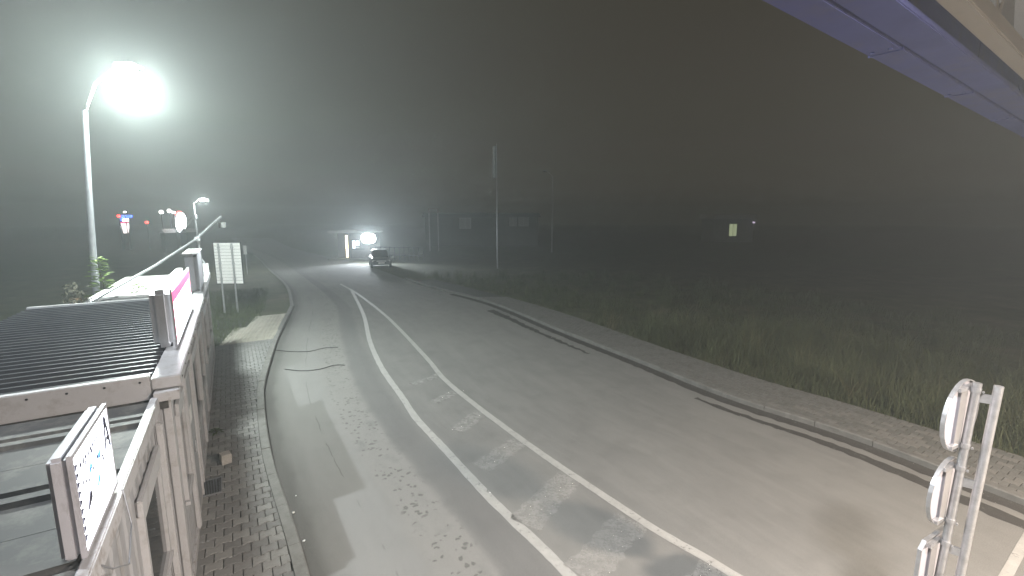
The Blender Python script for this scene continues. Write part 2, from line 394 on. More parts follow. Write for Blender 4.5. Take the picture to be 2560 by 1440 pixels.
def lay_pavers(parent, origin, ang, na, nb, limits, z, eye, n_single=300, PAV=PAV):
    """limits(center) -> list of (point, inward normal) half planes in world xy"""
    ca, sa = math.cos(ang), math.sin(ang); rot = lambda v: Vector((v.x*ca - v.y*sa, v.x*sa + v.y*ca)); shared = [paver_mesh(H_OUT, m) for m in PAV]
    items = []
    for b in range(nb):
        for a in range(na):
            lc = Vector((a * .2 + (.1 if b % 2 else 0), b * .162)); c = Vector(origin) + rot(lc)
            hp = limits(c)
            if hp is None: continue
            poly = [c + rot(p) for p in H_OUT]; cut = False
            for p, nrm in hp:
                if any((q - p).dot(nrm) < 0 for q in poly): poly = clip(poly, p, nrm); cut = True
                if len(poly) < 3: break
            if len(poly) < 3: continue
            ar = abs(sum(poly[i].x*poly[(i+1) % len(poly)].y - poly[(i+1) % len(poly)].x*poly[i].y for i in range(len(poly)))) / 2
            if ar < .003: continue
            items.append(((c - eye).length, c, poly, cut))
    items.sort(key=lambda t: t[0])
    rest = MB(); rest_m = []
    for k, (dd, c, poly, cut) in enumerate(items):
        zz = z + random.uniform(-.003, .003)
        if k < n_single:
            if cut:
                o = link('paver', paver_mesh([q - c for q in poly], random.choice(PAV)), parent); o.location = (c.x, c.y, zz)
            else:
                o = link('paver', random.choice(shared), parent); o.location = (c.x, c.y, zz); o.rotation_euler = (0, 0, ang)
        else:
            n = len(poly); cc = sum(poly, Vector((0, 0))) / n
            rest.add([(q.x, q.y, zz - .02) for q in poly] + [(*(q + (cc - q).normalized() * .004), zz) for q in poly], [tuple(range(n, 2*n))] + [(i, (i+1) % n, n+(i+1) % n, n+i) for i in range(n)])
    if rest.v:
        o = rest.build('distant_pavers', PAV[0], parent); o['kind'] = 'stuff'
    return len(items)

# left pavement
sl0, sl1 = arc_at(LK, -4), arc_at(LK, 52)
lkd = [loc(p) for p in LK]; lkL = [a for a, b in lkd]; lkD = [b for a, b in lkd]
pv = MB(); nseg = 60; Ls = np.linspace(-8, 16, nseg); ring = []
for L in Ls:
    dk = float(np.interp(L, lkL, lkD)) + .13
    ring.append((W(L, .3), W(L, dk)))
vs = []
for a, b in ring: vs += [(a.x, a.y, .068), (b.x, b.y, .068)]
pv.add(vs, [(2*i, 2*i+1, 2*i+3, 2*i+2) for i in range(nseg - 1)])
pavement = struct(pv.build('pavement', M['sand']))
kerb_stones(LK, 1, pavement, sl0, sl1)
def lim_left(c):
    L, D = loc(c)
    if not (-4 < L < 11.0) or D > .08: return None
    dk = float(np.interp(L, lkL, lkD)) + .157; dk2 = float(np.interp(L + .1, lkL, lkD)) + .157
    if D < dk - .15: return None
    pk = W(L, dk).xy; t = (W(L + .1, dk2).xy - pk).normalized(); nk = Vector((-t.y, t.x))
    return [(pk, nk), (W(0, .0).xy, -NX)]
lay_pavers(pavement, W(11.2, -2.2).xy, math.atan2(NX.y, NX.x), 12, 96, lim_left, .115, Vector((-2.6, 4.2)))
# tactile tile apron further along
for i in range(11):
    for j in range(5):
        L = 11.0 + i * .405; dk = float(np.interp(L + .2, lkL, lkD)) + .17; D = dk + j * .405
        if D > dk + 1.55 - .06 * i: continue
        mb = MB(); a0 = .2
        poly = [W(L, D).xy, W(L + .398, D + (float(np.interp(L + .6, lkL, lkD)) - float(np.interp(L + .2, lkL, lkD)))).xy]
        sh = poly[1] - W(L + .398, D).xy
        q = [W(L, D).xy, W(L + .398, D).xy + sh, W(L + .398, D + .398).xy + sh, W(L, D + .398).xy]
        z = .115 + random.uniform(-.002, .002)
        mb.prism([(p.x, p.y) for p in q], .06, z)
        for a in range(3):
            for b in range(3):
                c = q[0] + (q[1] - q[0]) * (a + .5) / 3 + (q[3] - q[0]) * (b + .5) / 3
                mb.prism([(c.x + .035*math.cos(k*math.pi/3), c.y + .035*math.sin(k*math.pi/3)) for k in range(6)], z, z + .012)
        mb.build('tactile_tile', M['tactile'], pavement)
# left verge: soil and short grass behind the kerb
vg = MB(); vs = []
Ls = np.linspace(9.9, 60, 50)
for L in Ls:
    dk = float(np.interp(L, lkL, lkD)) + .15; a = W(L, dk); b = W(L, dk + 6)
    vs += [(a.x, a.y, .09 if L > 15.4 else .05), (b.x, b.y, .05)]
vg.add(vs, [(2*i, 2*i+1, 2*i+3, 2*i+2) for i in range(len(Ls) - 1)])
struct(vg.build('verge', M['ground']))

# right pavement
er = g2([(2560,1158),(2324,1085),(2105,1017),(1886,954),(1643,872),(1400,786),(1219,734),(1110,707)])
RE = smooth_line(back(er, 2, 5, 9, 14) + [tuple(p) for p in er] + [(-7.4, 34.2)])
rp = MB(); a_, _ = resample([p for p in offset(RK, -.13) if p.y < 31], 60); b_, _ = resample([p for p in RE if p.y < 31.5], 60); vs = []
for p, q in zip(a_, b_): vs += [(p.x, p.y, .068), (q.x, q.y, .068)]
rp.add(vs, [(2*i+1, 2*i, 2*i+2, 2*i+3) for i in range(59)])
pave_r = struct(rp.build('pavement', M['sand']))
kerb_stones(RK, -1, pave_r, arc_at(RK, 0), arc_at(RK, 31), m=M['old_kerb'])
def near_seg(line, c):
    i = min(range(len(line) - 1), key=lambda k: (line[k] - c).length_squared); i = max(1, min(len(line) - 2, i)); t = (line[i+1] - line[i-1]).normalized(); return line[i], Vector((-t.y, t.x))
RKs = [p for p in RK if -1 < p.y < 32]; REs = [p for p in RE if -1 < p.y < 33]
def lim_right(c):
    if not (4.0 < c.y < 24): return None
    p, q = near_seg(RKs, c); e, r = near_seg(REs, c)
    if (c - p).dot(-q) < -.1 or (c - e).dot(r) < -.1: return None
    return [(p - q * .157, -q), (e, r)]
tR = (Vector(right_px[2]) - Vector(right_px[0])).normalized()
lay_pavers(pave_r, Vector((9.6, 3.2)) - tR * 2 + Vector((tR.y, -tR.x)) * 7, math.atan2(tR.y, tR.x), 130, 110, lim_right, .115, Vector((5.0, 5.0)), PAV=PAV_R)

# ------------------------------------------------------------------ cabins
def wall_box(name, m, parent, L0, L1, D0, D1, z0, z1): return MB().box(L0, L1, D0, D1, z0, z1).build(name, m, parent)
def window(parent, L0, L1, z0, z1, D=0.0, pane=None, bars=True):
    f = MB(); t = .055
    f.box(L0, L1, D - .04, D + .02, z1 - t, z1).box(L0, L1, D - .04, D + .02, z0, z0 + t).box(L0, L0 + t, D - .04, D + .02, z0 + t, z1 - t).box(L1 - t, L1, D - .04, D + .02, z0 + t, z1 - t)
    w_ = empty('window'); w_.parent = parent
    f.build('frame', M['white_trim'], w_); MB().box(L0 + t, L1 - t, D - .012, D + .005, z0 + t, z1 - t).build('pane', pane or M['window'], w_)
    MB().box(L0 - .04, L1 + .04, D - .05, D - .002, z0 - .045, z0 - .004).build('sill', M['white_trim'], w_)
    MB().box(L0 - .03, L1 + .03, D - .045, D - .002, z1 + .004, z1 + .14).build('shutter_box', M['white_trim'], w_, bevel=.01)
    return w_
def door(parent, L0, L1, z0, z1, D=0.0, m=None):
    d = empty('door'); d.parent = parent
    MB().box(L0, L0 + .06, D - .045, D + .01, z0, z1).box(L1 - .06, L1, D - .045, D + .01, z0, z1).box(L0 + .06, L1 - .06, D - .045, D + .01, z1 - .06, z1).build('frame', M['white_trim'], d)
    MB().box(L0 + .06, L1 - .06, D - .02, D + .005, z0 + .05, z1 - .06).build('leaf', m or M['white_panel'], d)
    MB().tube([(L0 + .16, D - .06, z0 + 1.0), (L0 + .16, D - .06, z0 + 1.18)], .012, 8).box(L0 + .15, L0 + .17, D - .06, D - .02, z0 + 1.04, z0 + 1.06).build('handle', M['galv'], d)
    return d
def corrugated(L0, L1, D0, D1, z, pitch, h, crest, slope=.0, lip=.0):
    """sheet with ribs running across (along D)"""
    prof = []; L = L0
    while L < L1 - 1e-4:
        v = min(pitch, L1 - L); s = (pitch - crest) * .22
        prof += [(L, 0), (L + v * .5 - crest / 2 - s * .3, 0), (L + v * .5 - crest / 2 + s * .2, h), (L + v * .5 + crest / 2 - s * .2, h), (L + v * .5 + crest / 2 + s * .3, 0)]
        L += pitch
    prof.append((L1, 0)); n = len(prof); mb = MB()
    vs = [(a, D0, z + b) for a, b in prof] + [(a, D1, z + b + slope * (D1 - D0)) for a, b in prof] + [(a, D0, z + b - .012) for a, b in prof] + [(a, D1, z + b + slope * (D1 - D0) - .012) for a, b in prof]
    fs = []
    for i in range(n - 1): fs += [(i, i+1, n+i+1, n+i), (2*n+i, 3*n+i, 3*n+i+1, 2*n+i+1), (i, 2*n+i, 2*n+i+1, i+1), (n+i, n+i+1, 3*n+i+1, 3*n+i)]
    fs += [(0, n, 3*n, 2*n), (n-1, 3*n-1, 4*n-1, 2*n-1)]
    return mb.add(vs, fs)
Z0 = .1
def cabin(name, L0, L1, depth, ztop, setback=0.0):
    c = empty(name, (A2.x, A2.y, 0), ANG); s = setback
    n = max(1, int(round((L1 - L0) / 1.15))); pw = (L1 - L0) / n
    for i in range(n):   # road-side wall panels with a vertical profile
        a, b = L0 + i * pw + .004, L0 + (i + 1) * pw - .004; mb = MB(); prof = [(a, s + .0)]
        k = 6; q = (b - a) / k
        for j in range(k): prof += [(a + q * (j + .25), s), (a + q * (j + .38), s + .012), (a + q * (j + .62), s + .012), (a + q * (j + .75), s)]
        prof += [(b, s), (b, s + .05), (a, s + .05)]
        mb.prism(prof, Z0 + .14, ztop - .12).build('wall_panel', M['white_panel'], c)
    wall_box('rear_wall', M['white_panel'], c, L0, L1, s + depth - .06, s + depth, Z0, ztop - .04)
    wall_box('end_wall', M['white_panel'], c, L0 + .005, L0 + .06, s + .06, s + depth - .065, Z0, ztop - .06)
    wall_box('end_wall', M['white_panel'], c, L1 - .06, L1 - .005, s + .06, s + depth - .065, Z0, ztop - .06)
    for a in (L0, L1 - .13): MB().box(a, a + .13, s - .018, s + .055, Z0, ztop - .1).build('corner_post', M['white_trim'], c, bevel=.008)
    MB().box(L0 + .135, L1 - .135, s - .025, s + .045, Z0, Z0 + .13).build('base_rail', M['rust_white'], c, bevel=.006)
    MB().box(L0, L1, s - .022, s + .045, ztop - .115, ztop - .03).build('eave_rail', M['white_trim'], c, bevel=.006)
    return c
# near, low cabin with the flat beige sheet roof
c0 = cabin('kiosk_cabin', -7.2, -.9, 2.4, 2.45, .1)
tag(c0, 'low white cabin with flat beige ribbed roof, nearest to the viewer', 'cabin')
for i in range(6):
    a = -7.2 + i * 1.05
    mb = MB(); prof = []
    for o, h in [(0, 0), (.4, 0), (.42, .035), (.5, .035), (.52, 0), (.56, 0), (.58, .035), (.66, .035), (.68, 0), (1.045, 0)]: prof.append((a + o, 2.45 + h))
    prof2 = [(x, z - .012) for x, z in reversed(prof)]
    n = len(prof); vs = [(x, .13, z) for x, z in prof + prof2] + [(x, 2.55, z + .02) for x, z in prof + prof2]; m_ = 2 * n
    fs = [(k, (k+1) % m_, m_ + (k+1) % m_, m_ + k) for k in range(m_)]
    for k in range(n - 1): fs += [(k, k+1, m_-2-k, m_-1-k), (m_+k, m_+m_-1-k, m_+m_-2-k, m_+k+1)]
    mb.add(vs, fs).build('roof_sheet', M['beige_sheet'], c0)
MB().box(-7.2, -.92, .06, .128, 2.36, 2.5).build('roof_edge_trim', M['rust_white'], c0, bevel=.008)
window(c0, -2.3, -1.3, 1.0, 2.0, .098); window(c0, -5.2, -3.7, 1.0, 2.0, .098)
MB().box(-1.16, -1.1, .03, .095, .25, 2.3).build('downpipe', M['white_trim'], c0, bevel=.015)
# tall cabin with the dark corrugated roof
c1 = cabin('kiosk_cabin', -.8, 4.75, 2.35, 2.65, 0)
tag(c1, 'white cabin with dark corrugated roof and pink light box, beside pavement', 'cabin')
for i in range(6):
    a = -.78 + i * .925; corrugated(a, a + .92, .12, 2.5, 2.65, .184, .045, .05, .0).build('roof_sheet', M['dark_roof'], c1)
MB().box(-.86, 4.78, -.13, .118, 2.56, 2.68).build('eave_trim', M['white_trim'], c1, bevel=.01)
MB().box(-.87, -.785, .122, 2.5, 2.46, 2.715).build('gable_trim', M['white_trim'], c1, bevel=.008)
MB().box(4.755, 4.82, .122, 2.5, 2.56, 2.72).build('gable_trim', M['white_trim'], c1, bevel=.008)
MB().box(-.83, -.803, .0, 2.3, 2.33, 2.455).build('flashing', M['beige_sheet'], c1)
MB().box(-.95, -.8, -.115, .1, 2.45, 2.545).build('corner_cap', M['rust_white'], c1, bevel=.006)
window(c1, -.45, .15, 1.05, 2.1, -.002); door(c1, .45, 1.35, .14, 2.25, -.004); window(c1, 1.75, 2.9, 1.05, 2.1, -.002); window(c1, 3.3, 4.4, 1.05, 2.1, -.002)
for a in (.3, 1.55, 3.08): MB().box(a, a + .05, -.05, -.004, Z0 + .1, 2.5).build('cover_strip', M['white_trim'], c1, bevel=.006)
MB().box(.7, .95, -.034, -.026, 1.52, 1.72).build('notice', M['white_paint'], c1)
for i in range(9): MB().tube([(-.872, .2 + i * .27, 2.66), (-.878, .2 + i * .27, 2.66)], .011, 6).build('screw', M['dark_metal'], c1)
for i in range(12): MB().tube([(-.7 + i * .48, -.13, 2.62), (-.7 + i * .48, -.137, 2.62)], .01, 6).build('screw', M['dark_metal'], c1)
# third cabin with the pale roof
c2 = cabin('kiosk_cabin', 4.88, 9.9, 1.85, 2.62, 0)
tag(c2, 'white cabin with pale flat roof behind the dark roofed one, under the pipe', 'cabin')
corrugated(4.9, 5.9, .1, 1.9, 2.6, .2, .03, .08).build('roof_sheet', M['beige_sheet'], c2)
MB().box(5.91, 9.9, .1, 1.9, 2.56, 2.66).build('roof_slab', M['pale_roof'], c2, bevel=.01)
MB().box(4.9, 9.92, -.1, .095, 2.52, 2.67).build('eave_trim', M['white_trim'], c2, bevel=.01)
MB().box(9.84, 9.9, -.08, .09, 2.672, 2.95).build('parapet_end', M['white_trim'], c2, bevel=.01)
window(c2, 5.6, 6.8, 1.05, 2.1, -.002); window(c2, 7.6, 9.0, 1.05, 2.1, -.002)

# light boxes on the roofs
def box_sign(name, L0, L1, D0, D1, z0, z1, frame_m, face_m, round_end=False):
    s = empty(name, (A2.x, A2.y, 0), ANG); t = .022
    MB().box(L0, L1, D0 + .012, D1, z0, z1).build('housing', frame_m, s, bevel=.02 if not round_end else .06)
    MB().box(L0, L1, D0 - .012, D0 + .01, z1 - t, z1 + .004).box(L0, L1, D0 - .012, D0 + .01, z0, z0 + t).box(L0 - .002, L0 + t, D0 - .012, D0 + .01, z0 + t, z1 - t).box(L1 - t, L1 + .002, D0 - .012, D0 + .01, z0 + t, z1 - t).build('frame', frame_m, s)
    if face_m: MB().box(L0 + t, L1 - t, D0 - .004, D0 + .008, z0 + t, z1 - t).build('face', face_m, s)
    return s
def flat(parent, name, pts, D, m, th=.003): return MB().prism(pts, D - th, D, 'y').build(name, m, parent)
s0 = box_sign('light_box', -3.55, -2.76, .1, .19, 2.53, 3.1, M['sign_grey'], E_SIGN)
tag(s0, 'weathered white light box with lit lettered face on the nearest roof', 'light box')
INK = mat('ink', (.06, .06, .09), .5); INKB = emit('ink_blue', (.12, .35, 1), 1.6)
def letter_A(p, L, z, w_, h, D, m):
    # built from two legs and a bar; reading direction runs along the wall
    t = w_ * .24
    flat(p, 'letter', [(L, z), (L + t, z), (L + w_/2 + t/2, z + h), (L + w_/2 - t/2, z + h)], D, m)
    flat(p, 'letter', [(L + w_ - t, z), (L + w_, z), (L + w_/2 + t/2, z + h), (L + w_/2 - t/2, z + h)], D - .003, m)
    flat(p, 'letter', [(L + w_*.25, z + h*.3), (L + w_*.75, z + h*.3), (L + w_*.7, z + h*.42), (L + w_*.3, z + h*.42)], D - .006, m)
letter_A(s0, -2.93, 2.83, .13, .22, .092, INK)
for i in range(9): flat(s0, 'trim_mark', [(-3.513, 2.6 + i*.05), (-3.47, 2.62 + i*.05), (-3.513, 2.638 + i*.05)], .092, INK)
for i in range(10):
    a = -3.44 + .052 * i; flat(s0, 'print_mark', [(a, 3.0), (a + .02, 2.965), (a + .038, 3.012)], .092, INK); flat(s0, 'print_mark', [(a, 2.9 - .02 * (i % 3)), (a + .02, 2.875 - .02 * (i % 3)), (a + .034, 2.905 - .02 * (i % 3))], .092, INK)
for a, b, c, m in [(-3.32, 2.86, .09, INKB), (-3.12, 2.86, .08, INKB), (-3.42, 2.7, .12, INK), (-3.2, 2.72, .09, INKB), (-3.03, 2.8, .05, INK), (-3.36, 2.95, .04, INK), (-3.22, 2.95, .035, INK), (-3.1, 2.94, .03, INK), (-2.98, 2.92, .03, INK), (-3.28, 2.8, .03, INK), (-2.9, 2.7, .03, INK), (-2.86, 2.78, .06, INKB)]:
    flat(s0, 'print_mark', [(a, b), (a + c, b + c*.35), (a + c*.9, b + c*.9), (a + c*.4, b + c*.5)], .092, m)
for a in (-3.35, -2.95): MB().box(a, a + .04, .14, .22, 2.49, 2.535).build('bracket', M['dark_metal'], s0)
MB().tube([W_ for W_ in [(-3.5, .12, 2.5), (-3.45, .02, 2.36), (-3.2, .0, 2.2), (-2.9, .02, 2.3), (-2.8, .06, 2.5)]], .005, 6).build('cable', M['grey_metal'], s0, True)
s1 = box_sign('light_box', .25, 3.2, -.02, .2, 2.72, 3.44, M['alu'], E_SIGN, True)
tag(s1, 'long light box with pink bordered white face on the dark roof', 'light box')
for q in ([(.29, 3.26), (3.16, 3.26), (3.16, 3.4), (.29, 3.4)], [(.29, 2.76), (.36, 2.76), (.36, 3.255), (.29, 3.255)], [(3.0, 3.0), (3.16, 3.0), (3.16, 3.255), (3.0, 3.255)]): flat(s1, 'border', q, -.026, E_PINK)
flat(s1, 'print_mark', [(.55, 2.98), (2.6, 3.02), (2.6, 3.04), (.55, 3.0)], -.026, INK)
flat(s1, 'figure', [(.46, 2.8), (.58, 2.8), (.6, 2.92), (.56, 3.0), (.58, 3.06), (.52, 3.1), (.46, 3.06), (.48, 3.0), (.44, 2.92)], -.028, E_FAR)
flat(s1, 'figure', [(.44, 2.95), (.6, 2.95), (.6, 2.98), (.44, 2.98)], -.031, E_PINK)
for a in (.5, 1.7, 2.9): MB().box(a, a + .05, .04, .14, 2.64, 2.725).build('bracket', M['dark_metal'], s1)
s2 = box_sign('light_box', 5.7, 7.4, -.03, .2, 2.64, 3.5, M['grey_metal'], M['grey_metal'], True)
tag(s2, 'unlit grey light box seen end-on between the two farther roofs', 'light box')
MB().box(5.66, 7.44, -.06, .23, 3.5, 3.53).build('cap', M['rust_white'], s2)
for a in (5.9, 7.1): MB().box(a, a + .05, .04, .14, 2.6, 2.645).build('bracket', M['dark_metal'], s2)

# pipe frame over the far roofs, with a small unlit flood lamp at the end
pf = empty('pipe_frame', (A2.x, A2.y, 0), ANG); tag(pf, 'slanting metal pipe on a post above the pale roof', 'pipe')
MB().tube([(5.3, 1.75, 2.66), (7.2, .9, 3.16), (9.0, .1, 3.72)], .03, 8).build('pipe', M['galv'], pf, True)
MB().tube([(8.9, .12, 3.7), (10.5, -.5, 4.34)], .035, 8).build('arm', M['galv'], pf, True)
MB().tube([(9.0, .06, 2.66), (9.0, .06, 3.7)], .035, 8).build('post', M['galv'], pf, True)
MB().tube([(9.0, .03, 3.15), (8.86, -.05, 3.0)], .02, 6).build('stub', M['galv'], pf)
MB().box(8.92, 9.08, .02, .16, 3.66, 3.78).build('clamp', M['galv'], pf, bevel=.01)
fl = empty('flood_lamp', (A2.x, A2.y, 0), ANG); tag(fl, 'small unlit flood lamp hanging at the end of the pipe', 'lamp')
MB().prism([(10.33, 4.0), (10.62, 4.0), (10.55, 4.17), (10.4, 4.17)], -.62, -.42, 'y').build('housing', M['beige_sheet'], fl, bevel=.01)
MB().tube([(10.47, -.5, 4.16), (10.47, -.5, 4.31)], .015, 6).build('hook', M['galv'], fl)

# ------------------------------------------------------------------ street lamps
def point_light(name, pos, power, col, rad, parent):
    ld = bpy.data.lights.new(name, 'POINT'); ld.energy = power; ld.color = col; ld.shadow_soft_size = rad; ld.use_soft_falloff = False
    lo = bpy.data.objects.new(name, ld); COL.objects.link(lo); lo.location = pos
    lo.parent = parent; return lo
bx, by = W(7.8, 2.2).xy
sl = empty('street_lamp', (0, 0, 0)); tag(sl, 'tall street lamp shining brightly behind the white cabins', 'street lamp')
top = Vector((-9.72, 10.78, 6.72)); lp = Vector(LAMP_POS)
MB().tube([Vector((bx, by, -.05)).lerp(top, t) + Vector((-.07, 0, 0)) * math.sin(math.pi * t) for t in np.linspace(0, 1, 9)], .085, 12, .05).build('pole', M['grey_metal'], sl, True)
MB().tube([top - Vector((0, 0, .1)), top + Vector((.06, .02, .12)), top + Vector((.25, .08, .6)), lp + Vector((-.3, 0, .52))], .03, 8).build('arm', M['galv'], sl, True)
MB().prism([(-.3, .5), (.2, .5), (.22, .53), (.12, .58), (-.28, .57)], -.13, .13, 'y').build('housing', M['grey_metal'], sl, bevel=.015).location = lp
lens = bpy.data.meshes.new('lens'); bm = bmesh.new(); bmesh.ops.create_uvsphere(bm, u_segments=16, v_segments=12, radius=.41); bm.to_mesh(lens); bm.free()  # globe made oversized so its shape stands in for the lamp's glare
link('lens', lens, sl, E_LED).location = lp + Vector((0, 0, .02))
point_light('lamp_light', lp, P_MAIN, (.9, 1, .95), .45, sl)
# second mast behind the nearest cabin: the signs and the board throw its shadows across the road
ms = empty('street_lamp', (MAST_POS[0] - .9, MAST_POS[1] - .4, 0)); tag(ms, 'tall lamp mast behind the nearest cabin, lighting the road', 'street lamp')
MB().tube([(0, 0, -.06), (0, 0, MAST_POS[2] - .2)], .1, 12, .06).build('pole', M['galv'], ms, True)
MB().tube([(0, 0, MAST_POS[2] - .3), (.2, .08, MAST_POS[2] + .05), (.7, .3, MAST_POS[2] + .12)], .035, 8).build('arm', M['galv'], ms, True)
MB().box(.55, 1.2, .25, .55, MAST_POS[2] + .06, MAST_POS[2] + .16).build('housing', M['grey_metal'], ms, bevel=.02)
MB().box(.6, 1.15, .28, .52, MAST_POS[2] + .03, MAST_POS[2] + .058).build('lens', E_LED, ms)
ld = bpy.data.lights.new('mast_light', 'SPOT'); ld.energy = P_MAST; ld.color = (.88, .94, 1); ld.shadow_soft_size = .1; ld.spot_size = R(150); ld.spot_blend = .35
lo = bpy.data.objects.new('mast_light', ld); COL.objects.link(lo); lo.parent = ms; lo.location = (.9, .4, MAST_POS[2] - .02); lo.rotation_euler = (R(24), R(-14), 0)
def far_lamp(pole_px, head_px, Y, lit, label, grp=None):
    t = empty('street_lamp', (0, 0, 0)); tag(t, label, 'street lamp')
    p = at(*pole_px, Y); h = at(*head_px, Y)
    MB().tube([(p.x, p.y, -.05), (p.x, p.y, p.z)], .07, 8, .05).build('pole', M['galv'], t, True)
    MB().tube([(p.x, p.y, p.z - .05), ((p.x + h.x)/2, p.y, (p.z + h.z)/2 + .12), (h.x, h.y, h.z + .08)], .04, 6).build('arm', M['galv'], t, True)
    MB().box(h.x - .3, h.x + .3, h.y - .13, h.y + .13, h.z + .02, h.z + .12).build('housing', M['grey_metal'], t, bevel=.02)
    MB().box(h.x - .24, h.x + .24, h.y - .13, h.y + .11, h.z - .1, h.z + .018).build('lens', E_LED if lit else M['window'], t)
    if lit: point_light('lamp_light', (h.x, h.y - .2, h.z - .16), P_FAR, (.95, 1, 1), .12, t)
    return t, p
fl1, fp = far_lamp((484, 507), (510, 499), 34, True, 'small lit street lamp in the distance behind the pipe frame')
for a, b in (((0, 0, -1.1), (-.9, .1, -2.0)), ((0, 0, -.9), (-1.2, .1, -1.75))):
    MB().tube([fp + Vector(a), fp + Vector(b)], .015, 5).build('stay', M['galv'], fl1)
MB().box(fp.x - .1, fp.x + .1, fp.y - .1, fp.y + .1, fp.z - 1.15, fp.z - .85).build('bracket', M['galv'], fl1)
far_lamp((1382, 440), (1362, 428), 58, False, 'unlit street lamp standing in the dark field')

# ------------------------------------------------------------------ road sign board (back), marker post
Yb = 20.0
b0, b1 = at(539, 607, Yb), at(602, 709, Yb)
bd = empty('sign_board', (0, 0, 0)); tag(bd, 'white slatted road sign board seen from behind on two posts', 'road sign')
x0, x1, zt, zb = at(538, 658, Yb).x, at(604, 658, Yb).x, b0.z, b1.z; n = 13
for i in range(n):
    a = zb + (zt - zb) * i / n; MB().box(x0, x1, Yb, Yb + .03, a + .006, a + (zt - zb) / n - .006).build('plank', M['white_paint'], bd)
MB().box(x0 - .025, x0 - .002, Yb - .01, Yb + .04, zb - .02, zt + .02).box(x1 + .002, x1 + .025, Yb - .01, Yb + .04, zb - .02, zt + .02).box(x0 - .002, x1 + .002, Yb - .01, Yb + .04, zt, zt + .025).box(x0 - .002, x1 + .002, Yb - .01, Yb + .04, zb - .025, zb).build('rim', M['dark_metal'], bd)
MB().box(x0, x1, Yb + .031, Yb + .04, zb, zt).build('face', M['dark_metal'], bd)
for px in (555, 588):
    xx = at(px, 690, Yb).x; MB().tube([(xx, Yb - .06, -.05), (xx, Yb - .06, zt - .03)], .038, 10).build('post', M['galv'], bd, True)
    for k in range(3): MB().box(xx - .05, xx + .05, Yb - .1, Yb - .003, zb + .2 + k * .7, zb + .24 + k * .7).build('clamp', M['galv'], bd)
mp = at(611, 614, 34); mq = at(611, 636, 34)
mk = empty('marker_sign', (0, 0, 0)); tag(mk, 'narrow white marker sign at the verge, right of the board', 'sign')
MB().box(mp.x - .11, mp.x + .11, 34, 34.03, mq.z, mp.z).build('panel', M['white_paint'], mk); MB().tube([(mp.x, 34.06, -.05), (mp.x, 34.06, mp.z)], .03, 8).build('post', M['galv'], mk)

# ------------------------------------------------------------------ toll booth, with flood light
bo = empty('guard_booth', (-17.0, 47.2, 0), R(-8)); tag(bo, 'small guard booth with flat canopy roof and open lit doorway', 'booth')
MB().box(-1.9, 4.4, -1.0, 3.2, -.05, .14).build('plinth', M['kerb'], bo)
MB().box(0, 2.3, 0, .1, .14, 2.75).build('front_wall', M['brown_wall'], bo)
MB().box(-1.5, -.6, .5, .6, .14, 2.75).build('side_wall', M['brown_wall'], bo)
MB().box(-1.5, 2.3, 2.5, 2.6, .14, 2.75).build('rear_wall', M['brown_wall'], bo)
MB().box(2.2, 2.3, .1, 2.5, .14, 2.75).build('end_wall', M['brown_wall'], bo); MB().box(-1.5, -1.4, .6, 2.5, .14, 2.75).build('end_wall', M['brown_wall'], bo)
MB().box(-.6, 0, .5, .55, .2, 2.5).build('lit_doorway', E_WARM, bo)
MB().box(-.08, -.002, .0, .5, .14, 2.75).build('door_post', M['dark_metal'], bo)
MB().box(-.6, 0, .45, .49, 2.5, 2.75).build('lintel', M['dark_metal'], bo)
rf = MB().prism([(-1.75, 2.78), (2.45, 2.78), (2.45, 2.95), (.5, 3.14), (-1.75, 2.95)], -.9, 3.0, 'y').build('roof', M['white_trim'], bo)
wb = empty('window'); wb.parent = bo
MB().box(.35, 1.75, -.03, -.002, 1.05, 2.1).build('frame', M['dark_metal'], wb); MB().box(.42, .75, -.045, -.032, 1.15, 2.0).build('pane', E_PANE, wb); MB().box(.82, 1.2, -.045, -.032, 1.45, 2.0).build('pane', E_PANE, wb); MB().box(.82, 1.2, -.05, -.032, 1.2, 1.32).build('sill', M['white_paint'], wb)
MB().box(.2, .26, -.02, -.002, .16, 2.7).build('cover_strip', M['dark_metal'], bo)
ff = empty('flood_light', (0, 0, 0)); tag(ff, 'dazzling white flood light on the corner of the booth', 'flood light')
fpos = at(921, 596, 46.3)
MB().box(fpos.x - .74, fpos.x + .74, fpos.y + .02, fpos.y + .18, fpos.z - .5, fpos.z + .5).build('housing', M['dark_metal'], ff, bevel=.02)
MB().prism([(fpos.x + .72 * math.copysign(abs(math.cos(k*math.pi/12))**.8, math.cos(k*math.pi/12)), fpos.z + .5 * math.copysign(abs(math.sin(k*math.pi/12))**.8, math.sin(k*math.pi/12))) for k in range(24)], fpos.y - .03, fpos.y + .018, 'y').build('lens', E_LED, ff)  # lens widened and rounded to imitate the glare of the flood light
MB().bar((fpos.x, fpos.y + .15, fpos.z + .2), (fpos.x - .5, fpos.y + .5, fpos.z + .45), .06, .06).build('bracket', M['dark_metal'], ff)
ld = bpy.data.lights.new('flood_lamp_light', 'SPOT'); ld.energy = P_BOOTH; ld.color = (.85, .92, 1); ld.shadow_soft_size = .2; ld.spot_size = R(120); ld.spot_blend = .6
lo = bpy.data.objects.new('flood_lamp_light', ld); COL.objects.link(lo); lo.parent = ff; lo.location = (fpos.x, fpos.y - .1, fpos.z); lo.rotation_euler = (R(95), 0, R(180 + 18))
fe = empty('fence', (0, 0, 0)); tag(fe, 'low railing fence beside the booth behind the parked car', 'fence')
fa, fb = Vector((-14.3, 47.5, 0)), Vector((-9, 46, 0))
for i in range(11): p = fa.lerp(fb, i/10); MB().box(p.x - .025, p.x + .025, p.y - .025, p.y + .025, -.05, 1.35).build('post', M['dark_metal'], fe)
for z in (.5, 1.3): MB().bar(fa + Vector((0, -.05, z)), fb + Vector((0, -.05, z)), .04, .06).build('rail', M['dark_metal'], fe)

